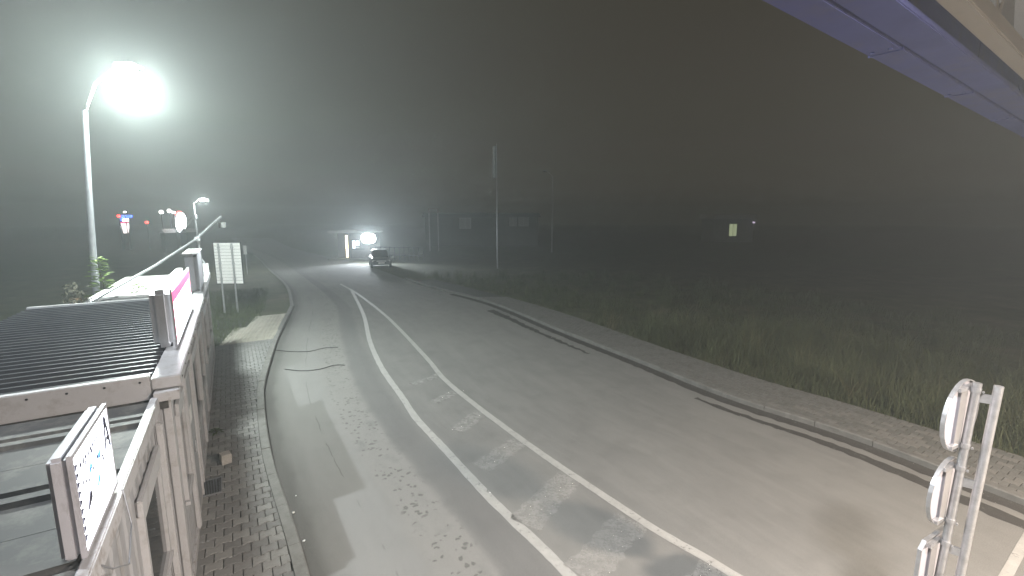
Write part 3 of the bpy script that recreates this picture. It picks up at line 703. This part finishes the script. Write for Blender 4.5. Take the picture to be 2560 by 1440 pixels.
# ------------------------------------------------------------------ parked car facing the viewer
cr = empty('parked_car', (-11.9, 40.6, 0), R(-70)); tag(cr, 'grey hatchback car parked in front of the booth', 'car')
def loft(secs, name, m, parent):
    """secs: (x, half width, z0, z1, shoulder) rounded boxes lofted along x"""
    vs = []; fs = []; n = 12
    for x, hw, z0, z1 in secs:
        for k in range(n):
            a = 2 * math.pi * (k + .5) / n; cx, cz = math.cos(a), math.sin(a); e = .45
            vs.append((x, hw * math.copysign(abs(cx) ** e, cx), (z0 + z1) / 2 + (z1 - z0) / 2 * math.copysign(abs(cz) ** e, cz)))
    for i in range(len(secs) - 1):
        for k in range(n): fs.append((i*n+k, i*n+(k+1) % n, (i+1)*n+(k+1) % n, (i+1)*n+k))
    fs += [tuple(range(n)), tuple((len(secs)-1)*n+k for k in reversed(range(n)))]
    return MB().add(vs, fs).build(name, m, parent, True)
loft([(-2.02, .7, .42, .8), (-1.9, .82, .3, .95), (-1.2, .86, .24, .96), (.2, .87, .22, .93), (1.1, .86, .24, .9), (1.8, .8, .3, .8), (2.0, .7, .38, .7)], 'body', M['car_paint'], cr)
loft([(-1.85, .62, .85, 1.05), (-1.55, .7, .85, 1.42), (-.6, .71, .85, 1.5), (.2, .69, .85, 1.45), (1.0, .66, .85, .95)], 'cabin', M['window'], cr)
MB().prism([(-1.5, 1.415), (-.6, 1.5), (.15, 1.455), (.15, 1.49), (-.6, 1.54), (-1.5, 1.45)], -.58, .58, 'y').build('roof', M['car_paint'], cr, bevel=.01)
for sx in (-1.25, 1.25):
    for sy in (-.78, .78):
        wh = empty('wheel'); wh.parent = cr; MB().tube([(sx, sy - .1, .31), (sx, sy + .1, .31)], .31, 18).build('tyre', M['rubber'], wh, True)
        MB().tube([(sx, sy - .108, .31), (sx, sy + .108, .31)], .2, 14).build('rim', M['alu'], wh, True)
for sy in (-.58, .58):
    MB().box(1.86, 1.99, sy - .17, sy + .17, .56, .72).build('headlight', M['white_paint'], cr, bevel=.03); MB().box(-2.05, -1.95, sy - .1, sy + .1, .62, .85).build('tail_light', M['red_paint'], cr, bevel=.02)
    MB().box(.75, .9, sy * 1.58 - .08, sy * 1.58 + .08, .92, 1.04).build('mirror', M['car_paint'], cr, bevel=.02)
MB().box(1.98, 2.03, -.26, .26, .42, .53).build('number_plate', M['white_paint'], cr); MB().box(1.97, 2.015, -.4, .4, .58, .7).build('grille', M['galv'], cr)
MB().box(1.9, 2.04, -.72, .72, .3, .4).build('bumper', M['dark_metal'], cr, bevel=.03)

# ------------------------------------------------------------------ flag, far houses
fg = empty('flag_pole', (-1.25, 39.1, 0)); tag(fg, 'tall thin flag pole with limp hanging flag in the field', 'flag pole')
ft = at(1236, 360, 39.1).z
MB().tube([(0, 0, -.05), (-.05, 0, ft)], .055, 8, .03).build('pole', M['galv'], fg, True)
mb = MB(); vs = []; fs = []
for i in range(9):
    for j in range(13):
        q = i / 8; zz = ft - .1 - 2.6 * j / 12; xx = -.05 - .42 * q * (.75 + .25 * j / 12); vs.append((xx, .1 * math.sin(q * 9 + j * .15), zz - .12 * q))
for i in range(8):
    for j in range(12): fs.append((i*13+j, (i+1)*13+j, (i+1)*13+j+1, i*13+j+1))
fo = mb.add(vs, fs).build('flag', M['fabric'], fg, True); sm = fo.modifiers.new('thick', 'SOLIDIFY'); sm.thickness = .01
def house(name, px0, px1, pyt, Y, wins, label, depth=6, roof_h=.6, wm=None, rm=None):
    a, b = at(px0, pyt, Y), at(px1, pyt, Y); t = empty(name, (a.x, Y, 0)); tag(t, label, 'house'); wd = b.x - a.x; h = a.z
    MB().box(0, wd, 0, depth, -.06, h - roof_h).build('wall', wm or M['render_wall'], t)
    MB().prism([(-.4, h - roof_h + .004), (wd + .4, h - roof_h + .004), (wd + .2, h), (-.2, h)], -.5, depth + .5, 'y').build('roof', rm or M['dark_metal'], t)
    for (u0, u1, v0, v1, m, nm) in wins:
        p, q = at(u0, v0, Y), at(u1, v1, Y); wn_ = empty(nm); wn_.parent = t
        X0, X1, z1, z0 = p.x - a.x, q.x - a.x, p.z, q.z
        MB().box(X0 - .1, X1 + .1, -.05, -.003, z0 - .1, z1 + .1).build('frame', M['white_trim'], wn_); MB().box(X0, (X0+X1)/2 - .04, -.07, -.052, z0, z1).build('pane', m, wn_); MB().box((X0+X1)/2 + .04, X1, -.07, -.052, z0, z1).build('pane', m, wn_)
    return t
house('house', 1062, 1345, 533, 72, [(1150, 1176, 546, 570, M['fabric'], 'window'), (1275, 1290, 540, 564, M['fabric'], 'window'), (1298, 1320, 540, 564, M['fabric'], 'window')], 'long unlit house with pale windows beyond the flag pole')
hr = house('house', 1785, 1886, 535, 82, [(1824, 1840, 560, 590, emit('door_glow', (.75, .85, .5), .5), 'door')], 'small house with one glowing doorway far across the field', 5, .9, M['white_panel'], M['white_trim'])
pp = at(1880, 556, 82)
MB().tube([(pp.x - hr.location.x, -.5, -.05), (pp.x - hr.location.x, -.5, pp.z)], .06, 6).build('porch_post', M['white_trim'], hr); MB().box(pp.x - hr.location.x - .2, pp.x - hr.location.x + .2, -.7, -.58, pp.z - .12, pp.z + .12).build('porch_lamp', emit('porch', (.9, .75, 1), 1.0), hr)
gt = empty('gate_frame', (0, 0, 0)); tag(gt, 'thin pale goal-shaped post frame left of the long house', 'frame')
a, b = at(1072, 521, 60), at(1094, 521, 60)
MB().box(a.x - .07, a.x + .07, 59.93, 60.07, -.05, a.z).build('post', M['white_trim'], gt); MB().box(a.x + .075, b.x, 59.95, 60.05, a.z - .1, a.z).build('beam', M['white_trim'], gt); MB().box(b.x - .05, b.x + .05, 59.95, 60.05, -.05, a.z - .104).build('post', M['white_trim'], gt)

# ------------------------------------------------------------------ lit signs far on the left
Yn = 62
def pt(u, v): p = at(u, v, Yn); return p.x, p.z
def shape(px): return [pt(*q) for q in px]
ts = empty('lit_pylon', (0, 0, 0)); tag(ts, 'far lit pylon sign with blue bar and pinkish white panel', 'lit sign')
MB().prism(shape([(304,538),(326,538),(326,544),(312,544),(306,552),(301,552)]), Yn, Yn + .3, 'y').build('bar', E_BLUE, ts)
MB().prism(shape([(307,547),(317,547),(317,553),(306,553)]), Yn, Yn + .3, 'y').build('panel', E_FAR, ts); MB().prism(shape([(301,555),(316,555),(316,558),(301,558)]), Yn, Yn + .3, 'y').build('band', E_PINK, ts)
MB().prism(shape([(302,559),(318,559),(319,568),(316,583),(309,583)]), Yn, Yn + .3, 'y').build('panel', emit('panel_glow', (1, .85, .85), 2.5), ts)
p = pt(310, 583); MB().box(p[0] - .3, p[0] + .3, Yn + .31, Yn + .6, -.06, pt(310, 540)[1]).build('mast', M['dark_metal'], ts)
eg = empty('oval_sign', (0, 0, 0)); tag(eg, 'far blazing oval sign, white with a red top', 'lit sign')
def oval(cx, cy, rx, ry, a0=0, a1=360, n=22): return [(cx + rx * math.cos(R(a0 + (a1-a0)*k/(n-1))), cy + ry * math.sin(R(a0 + (a1-a0)*k/(n-1)))) for k in range(n)]
MB().prism(shape(oval(450, 556, 10.5, 24, 0, 343)), Yn, Yn + .4, 'y').build('panel', emit('oval_glow', (.95, .97, 1), 22), eg)
MB().prism(shape([(440,536),(446,528),(452,528),(461,541),(457,538),(451,531),(446,531),(442,538)]), Yn - .15, Yn - .01, 'y').build('red_edge', E_RED, eg)
p = pt(450, 578); MB().box(p[0] - .3, p[0] + .3, Yn + .41, Yn + .7, -.06, p[1] + 1).build('mast', M['dark_metal'], eg)
names = [((297,540), 3.2, E_RED, 'red', 'left of the far pylon sign'), ((367,556), 3, E_RED, 'red', 'alone between the two far signs'), ((403,530), 4, E_FAR, 'white', 'leftmost above the oval sign'), ((423,527), 4, E_FAR, 'white', 'middle one left of the oval sign'), ((434,531), 3, E_FAR, 'white', 'touching the oval sign'), ((312,530), 2, E_FAR, 'white', 'above the far pylon sign')]
for (u_, v_), r_, m_, c_, wh in names:
    x, z = pt(u_, v_); rr = r_ * Yn / FPX; t = empty('pole_light', (x, Yn, 0)); tag(t, 'tiny far %s light on a pole, %s' % (c_, wh), 'light')
    MB().tube([(0, 0, -.06), (0, 0, z - rr)], .06, 6).build('pole', M['dark_metal'], t)
    MB().prism([(rr * math.cos(k*math.pi/5), z + rr * math.sin(k*math.pi/5)) for k in range(10)], -.1, .1, 'y').build('lens', m_, t)
    MB().tube([(0, .14, z), (0, .28, z)], rr * .9, 10).build('housing', M['dark_metal'], t)
for (u0, u1, v0, v1, lb) in [(400, 412, 577, 588, 'dim parked van far away below the red light'), (455, 468, 575, 592, 'dim pale hut far away under the oval sign')]:
    a, b = at(u0, v0, 58), at(u1, v1, 58); t = empty('far_hut', (0, 0, 0)); tag(t, lb, 'hut')
    MB().box(a.x, b.x, 58, 60, -.06, a.z - .3).build('wall', M['render_wall'], t); MB().prism([(a.x - .2, a.z - .296), (b.x + .2, a.z - .296), ((a.x+b.x)/2, a.z + .2)], 57.8, 60.2, 'y').build('roof', M['white_trim'], t)

# ------------------------------------------------------------------ canopy over the viewpoint
C0 = ground(1900, 0, 5.5).xy; C1 = ground(2560, 345, 5.5).xy; cw = (C1 - C0).normalized(); cn = Vector((cw.y, -cw.x))   # cn points back under the roof
can = empty('canopy', (C0.x, C0.y, 0), math.atan2(cw.y, cw.x)); tag(can, 'canopy with blue edge beam and cream steel truss overhead', 'canopy')
# local: x along the edge, -y back under the roof
MB().box(-9, 13, -.20, 0, 5.5, 6.05).build('edge_beam', M['blue_paint'], can, bevel=.006)
MB().box(-9, 13, -.42, -.206, 5.515, 5.56).build('inner_beam', M['blue_paint'], can, bevel=.006)
MB().box(-9, 13, -.62, -.50, 5.56, 5.68).build('lower_chord', M['cream_paint'], can, bevel=.01)
MB().box(-9, 13, -.62, -.50, 6.5, 6.6).build('upper_chord', M['cream_paint'], can, bevel=.01)
for i in range(22):
    x = -9 + i; MB().bar((x, -.56, 5.66), (x + .5, -.56, 6.52), .06, .06).build('diagonal', M['cream_paint'], can); MB().bar((x + 1, -.56, 5.66), (x + .5, -.56, 6.52), .06, .06).build('diagonal', M['cream_paint'], can)
for i in range(8):
    x = -8.4 + i * 3; MB().box(x, x + .14, -9, -.63, 6.15, 6.5).build('rafter', M['cream_paint'], can)
for i in range(22): MB().box(-9 + i + .003, -9 + i + .997, -9.2, .04, 6.62, 6.66).build('roof_sheet', M['cream_paint'], can)
for i in range(11):
    for y in (-.05, -.155): MB().tube([(-8.5 + 2 * i, y, 5.488), (-8.5 + 2 * i, y, 5.5)], .014, 6).build('bolt', M['blue_paint'], can)
    MB().box(-8.42 + 2 * i, -8.40 + 2 * i, -.205, .004, 5.492, 6.052).build('seam_strip', M['blue_paint'], can)
for x, y in ((12, -.9), (-8.3, -.9), (12, -8.5), (-8.3, -8.5)): MB().box(x - .12, x + .12, y - .12, y + .12, -.06, 6.14).build('column', M['blue_paint'], can)
def canopy_lamp(pos, power, col, label):
    t = empty('canopy_lamp', pos); tag(t, label, 'lamp')
    MB().box(-.3, .3, -.2, .2, .02, .12).build('housing', M['white_trim'], t, bevel=.02); MB().box(-.26, .26, -.16, .16, .0, .018).build('lens', emit('canopy_lens', col, 6), t)
    MB().tube([(0, 0, .12), (0, 0, 6.15 - pos[2])], .02, 6).build('hanger', M['galv'], t)
    ld = bpy.data.lights.new('canopy_light', 'AREA'); ld.shape = 'RECTANGLE'; ld.size = .5; ld.size_y = .3; ld.energy = power; ld.color = col
    lo = bpy.data.objects.new('canopy_light', ld); COL.objects.link(lo); lo.parent = t; lo.location = (0, 0, -.01)
canopy_lamp((2.7, 1.2, 5.6), P_CAN * .7, (1, .93, .9), 'canopy lamp nearest the edge beam, above the road')
canopy_lamp((8.2, -.4, 5.6), P_CAN * 3.6, (1, .82, .66), 'added fill lamp under the canopy, over the right-hand lane')  # unseen lamp, added to brighten and warm the right side

# ------------------------------------------------------------------ traffic signs from behind on twin posts
sp = empty('sign_post', (0, 0, 0)); tag(sp, 'twin galvanised posts carrying traffic signs seen edge-on from behind', 'sign post')
pA, pB = Vector((3.77, 3.50, 0)), Vector((3.87, 3.43, 0)); tilt = Vector((.0, 0, 0))
for p in (pA, pB): MB().tube([(p.x - .10, p.y, -.05), (p.x, p.y, 2.98)], .03, 14).build('post', M['galv'], sp, True)
for z in (2.92, 2.44, 2.24, 1.76, 1.55, 1.05):
    xx = 3.77 - .1 * (3 - z) / 3
    MB().tube([(xx - .002, 3.5, z - .02), (xx, 3.5, z + .02)], .035, 14).build('clamp', M['galv'], sp)
    MB().tube([(xx, 3.44, z), (xx + .02, 3.46, z)], .008, 6).build('bolt', M['galv'], sp)
for z in (2.86, 2.12, 1.5): MB().bar((3.77 - .1 * (3 - z) / 3, 3.5, z), (3.87 - .1 * (3 - z) / 3, 3.43, z), .02, .07).build('cross_plate', M['galv'], sp)
fdir = Vector((-.45, .89, 0)).normalized()      # the faces look down the road, away from the viewer
side = Vector((fdir.y, -fdir.x, 0))
def disc(zc, r, kind, label):
    s = empty('traffic_sign', (0, 0, 0)); tag(s, label, 'traffic sign')
    c = Vector((3.765 - .1 * (3 - zc) / 3, 3.50, zc)) + fdir * .045
    pts = [(r * math.cos(2*math.pi*k/28), r * math.sin(2*math.pi*k/28)) for k in range(28)] if kind == 'disc' else [(-r*.9, -r), (r*.9, -r), (r*.9, r*.78), (r*.68, r), (-r*.68, r), (-r*.9, r*.78)]
    def ringmesh(sc0, d0, d1):
        vs = [c + side * a * sc0 + Vector((0, 0, b * sc0)) + fdir * d0 for a, b in pts] + [c + side * a * sc0 + Vector((0, 0, b * sc0)) + fdir * d1 for a, b in pts]; n = len(pts)
        return MB().add(vs, [tuple(range(n)), tuple(reversed(range(n, 2*n)))] + [(i, n+i, n+(i+1) % n, (i+1) % n) for i in range(n)])
    ringmesh(.985, .022, .026).build('plate', M['sign_back'], s)
    n = len(pts); vs = []; fs = []      # folded rim
    for k, (sc_, d) in enumerate([(1, 0), (1, .03), (.97, .03), (.97, 0)]): vs += [c + side * a * sc_ + Vector((0, 0, b * sc_)) + fdir * d for a, b in pts]
    for k in range(4):
        for i in range(n): fs.append((k*n+i, k*n+(i+1) % n, ((k+1) % 4)*n+(i+1) % n, ((k+1) % 4)*n+i))
    MB().add(vs, fs).build('rim', M['galv'], s)
    ringmesh(.96, .027, .03).build('face', M['white_paint'], s)
    for dz in (-.8 * r, .8 * r): MB().bar(c + side * (-.16 * (1 if kind else 1)) + Vector((0, 0, dz)) - fdir * .0, c + side * .16 + Vector((0, 0, dz)), .035, .03).build('channel', M['galv'], s)
    MB().bar(c + Vector((0, 0, -.78 * r)) + fdir * .004 - side * .05, c + Vector((0, 0, .78 * r)) + fdir * .004 - side * .05, .05, .03).build('channel', M['alu'], s)
disc(2.68, .31, 'disc', 'topmost round traffic sign on the twin posts')
disc(2.0, .30, 'disc', 'middle round traffic sign on the twin posts')
disc(1.3, .30, 'box', 'lowest sign on the twin posts, with clipped corners')

# ------------------------------------------------------------------ small things on the pavement and road
st = empty('stone_block', (*W(2.25, -.32).xy, .117), ANG + .25); tag(st, 'single loose stone block standing on the paved footway', 'stone')
me = bpy.data.meshes.new('block'); bm = bmesh.new(); bmesh.ops.create_cube(bm, size=1); bmesh.ops.subdivide_edges(bm, edges=bm.edges, cuts=4, use_grid_fill=True)
for v in bm.verts:
    v.co *= 1 - .05 * max(0, v.co.length - .62); v.co += Vector((random.uniform(-.025, .025) for _ in range(3))); v.co = Vector((v.co.x * .16, v.co.y * .15, (v.co.z + .5) * .17))
bm.to_mesh(me); bm.free(); link('block', me, st, M['stone'])
for q in ([(-.07, -.06), (-.01, -.06), (-.01, .06), (-.07, .06)],): pass
gr = empty('drain_grate', (*W(1.5, -.1).xy, .116), ANG); tag(gr, 'dark metal drain grate set in the pavement by the wall', 'grate')
MB().box(-.24, .24, -.16, .1, -.03, .004).build('tray', M['black'], gr)
MB().box(-.25, .25, -.17, -.15, 0, .022).box(-.25, .25, .09, .11, 0, .022).box(-.25, -.23, -.15, .09, 0, .022).box(.23, .25, -.15, .09, 0, .022).build('frame', M['grey_metal'], gr)
for i in range(11): MB().box(-.225, .225, -.14 + i * .021, -.132 + i * .021, .005, .02).build('slat', M['grey_metal'], gr)
for k, px in enumerate([[(690,876),(730,880),(775,879),(810,871),(845,869)], [(712,924),(755,928),(800,924),(835,914),(862,914)]]):
    pts = smooth_line([tuple(ground(*q).xy) for q in px], .12)
    o = MB().tube([(p.x, p.y, .014) for p in pts], .011, 6).build('cable', M['black'], None, True)
    tag(o, ['farther of two black cables lying across the lane', 'nearer of two black cables lying across the lane'][k], 'cable')
for k, (u_, v_, s_) in enumerate([(733,1283,.026),(698,1240,.016),(740,1240,.016),(760,1353,.022),(1225,1232,.014)]):
    p = ground(u_, v_); me = bpy.data.meshes.new('litter'); bm = bmesh.new(); bmesh.ops.create_icosphere(bm, subdivisions=1, radius=s_)
    for v in bm.verts: v.co = v.co * random.uniform(.6, 1.1); v.co.z *= .5
    bm.to_mesh(me); bm.free(); o = link('litter', me, None, M['white_paint']); o.location = (p.x, p.y, s_ * .4)
    tag(o, ['largest crumpled white scrap in the gutter', 'white scrap in the gutter level with the grate', 'white scrap just off the kerb above the largest one', 'white scrap in the gutter nearest the viewer', 'white scrap alone by the edge line'][k], 'litter')

# ------------------------------------------------------------------ plants
def leaf_plant(name, base, h, nl, spread, label, leaf_m, size=.12):
    t = empty(name, base); tag(t, label, 'plant'); stem = []
    for k in range(8): q = k / 7; stem.append((spread * .25 * math.sin(q * 2), .05 * math.sin(q * 5), h * q))
    MB().tube(stem, .012, 6, .004).build('stem', M['stem'], t, True)
    for i in range(nl):
        q = .15 + .85 * i / nl; a = i * 2.4; k = q * 7; b = Vector(stem[int(k)]).lerp(Vector(stem[min(7, int(k)+1)]), k % 1)
        ln = size * random.uniform(.7, 1.3) * (1.15 - .4 * q); d = Vector((math.cos(a), math.sin(a), random.uniform(-.1, .5))).normalized(); sdir = d.cross(Vector((0, 0, 1))).normalized(); r0 = b + d * spread * random.uniform(.1, .5) * (1.1 - q)
        up = Vector((0, 0, 1)); P = [r0, r0 + d*ln*.35 + sdir*ln*.2 + up*.01, r0 + d*ln*.7 + sdir*ln*.14, r0 + d*ln - up*ln*.15, r0 + d*ln*.7 - sdir*ln*.14, r0 + d*ln*.35 - sdir*ln*.2 + up*.01, r0 + d*ln*.5 - up*ln*.05]
        MB().add(P, [(0, 1, 6), (1, 2, 6), (2, 3, 6), (3, 4, 6), (4, 5, 6), (5, 0, 6)]).build('leaf', leaf_m, t)
    return t
leaf_plant('sapling', W(7.4, 1.98, 2.05), 1.35, 90, .3, 'leafy green sapling growing up behind the pale roof', M['leaf'], .22)
leaf_plant('weed', W(6.3, 1.2, 2.65), .22, 40, .35, 'low weeds growing on the pale roof below the pipe', M['leaf'], .1)
leaf_plant('weed', W(3.6, -.12, .11), .12, 26, .2, 'small weed at the wall foot beside the dark window', M['grass'], .09)
wp = at(188, 745, 13.0)
pc = empty('garden_post', (wp.x, wp.y, 0)); tag(pc, 'wooden post wrapped in withered vine behind the dark roof', 'post')
MB().box(-.1, .1, -.1, .1, -.06, wp.z).build('post', M['wood'], pc, bevel=.01)
vm = MB()
for i in range(300):
    c = Vector((random.gauss(0, .13), random.gauss(0, .13), wp.z + random.gauss(-.05, .2))); d = Vector((random.gauss(0, 1), random.gauss(0, 1), random.gauss(0, 1))).normalized() * random.uniform(.04, .1); s_ = Vector((random.gauss(0, 1), random.gauss(0, 1), random.gauss(0, 1))).normalized() * .03
    vm.add([c - d, c + s_, c + d, c - s_], [(0, 1, 2, 3)])
vm.build('vine', M['dry'], pc)
w2 = at(50, 800, 10.0); o = MB().box(-.06, .06, -.06, .06, -.06, w2.z).build('fence_stake', M['wood'], None, bevel=.008); o.location = (w2.x, w2.y, 0); tag(o, 'plain wooden stake standing in the dark at far left', 'stake')

def blades(name, pts, hmin, hmax, wd, m, label, cat='grass', lean=.35):
    n = len(pts); h = rng.uniform(hmin, hmax, n) * pts[:, 3]; a = rng.uniform(0, 2*np.pi, n); wv = np.stack([np.cos(a), np.sin(a), np.zeros(n)], 1) * wd[:, None] if hasattr(wd, '__len__') else np.stack([np.cos(a), np.sin(a), np.zeros(n)], 1) * wd
    b = pts[:, :3]; ln = rng.normal(0, lean, (n, 2)) * h[:, None]
    mid = b + np.stack([ln[:, 0] * .35, ln[:, 1] * .35, h * .6], 1); tip = b + np.stack([ln[:, 0], ln[:, 1], h], 1)
    v = np.stack([b - wv, b + wv, mid + wv * .7, mid - wv * .7, tip], 1).reshape(-1, 3)
    me = bpy.data.meshes.new(name); base = np.arange(n) * 5
    idx = np.stack([base, base+1, base+2, base+3, base+3, base+2, base+4], 1).reshape(-1)
    me.vertices.add(len(v)); me.vertices.foreach_set('co', v.ravel()); me.loops.add(len(idx)); me.loops.foreach_set('vertex_index', idx)
    ls = np.stack([np.arange(n) * 7, np.arange(n) * 7 + 4], 1).ravel(); me.polygons.add(2 * n); me.polygons.foreach_set('loop_start', ls)
    me.update(calc_edges=True); me.validate()
    o = link(name, me, None, m); o['kind'] = 'stuff'; o['label'] = label; return o
# right field: tall grass beyond the pavement
rl = [(p.x, p.y) for p in RE]; ry = np.array([p[1] for p in rl]); rx = np.array([p[0] for p in rl])
def field(n, y0, y1, depth, off=.05, per=46):
    o = np.argsort(ry); nc = n // per
    cy_ = y0 + (y1 - y0) * rng.random(nc) ** 1.2; cx_ = np.interp(cy_, ry[o], rx[o]) + off + depth * rng.random(nc) ** 1.3; ch = rng.uniform(.35, 1.3, nc) ** 1.2; cs = rng.uniform(.08, .34, nc)
    k = np.repeat(np.arange(nc), per); y = cy_[k] + rng.normal(0, 1, nc * per) * cs[k]; x = cx_[k] + rng.normal(0, 1, nc * per) * cs[k]
    ex = np.interp(y, ry[o], rx[o]); keep = x > ex - .04 + .12 * rng.random(nc * per)
    cl = ch[k] * np.clip((x - ex) / .9, .25, 1) * rng.uniform(.6, 1.1, nc * per)
    return np.stack([x, y, np.full(nc * per, -.06), cl], 1)[keep]
blades('tall_grass', np.concatenate([field(42000, 4.5, 17, 7), field(16000, 14, 34, 16)]), .3, .85, .008, M['dark_grass'], 'tall dark grass covering the field beyond the right pavement')
q = field(2200, 4.5, 20, 6); q[:, 3] *= 1.35
blades('dry_stalks', q, .35, .95, .005, M['straw'], 'pale dry stalks standing among the dark grass', lean=.55)
# left verge grass
n = 14000; L = 10.3 + 14 * rng.random(n) ** 1.2; dk = np.interp(L, lkL, lkD); D = dk + np.where(L < 15.7, 1.75 - .06 * (L - 11) / .4, 1.2) + 4 * rng.random(n)
D = np.where(D > 3.5, 3.5, D); xy = np.stack([A2.x + UX.x*L + NX.x*D, A2.y + UX.y*L + NX.y*D, np.full(n, .04), np.full(n, 1.0)], 1)
blades('verge_grass', xy, .08, .32, .006, M['grass'], 'short green grass on the verge around the sign board posts')

# ------------------------------------------------------------------ haze
hz = MB().box(-275, 275, -130, 350, -1.1, 12.5).build('haze', None)
hm = bpy.data.materials.new('haze'); hm.use_nodes = True; hn = hm.node_tree.nodes
for x in list(hn):
    if x.type == 'BSDF_PRINCIPLED': hn.remove(x)
pvn = hn.new('ShaderNodeVolumePrincipled'); pvn.inputs['Color'].default_value = (.88, .97, .97, 1); pvn.inputs['Density'].default_value = HAZE_DENSITY; pvn.inputs['Anisotropy'].default_value = HAZE_G
hm.node_tree.links.new(pvn.outputs[0], hn['Material Output'].inputs['Volume']); hz.data.materials.append(hm); hz['kind'] = 'stuff'; hz['label'] = 'thin night haze hanging in the air around the lamps'
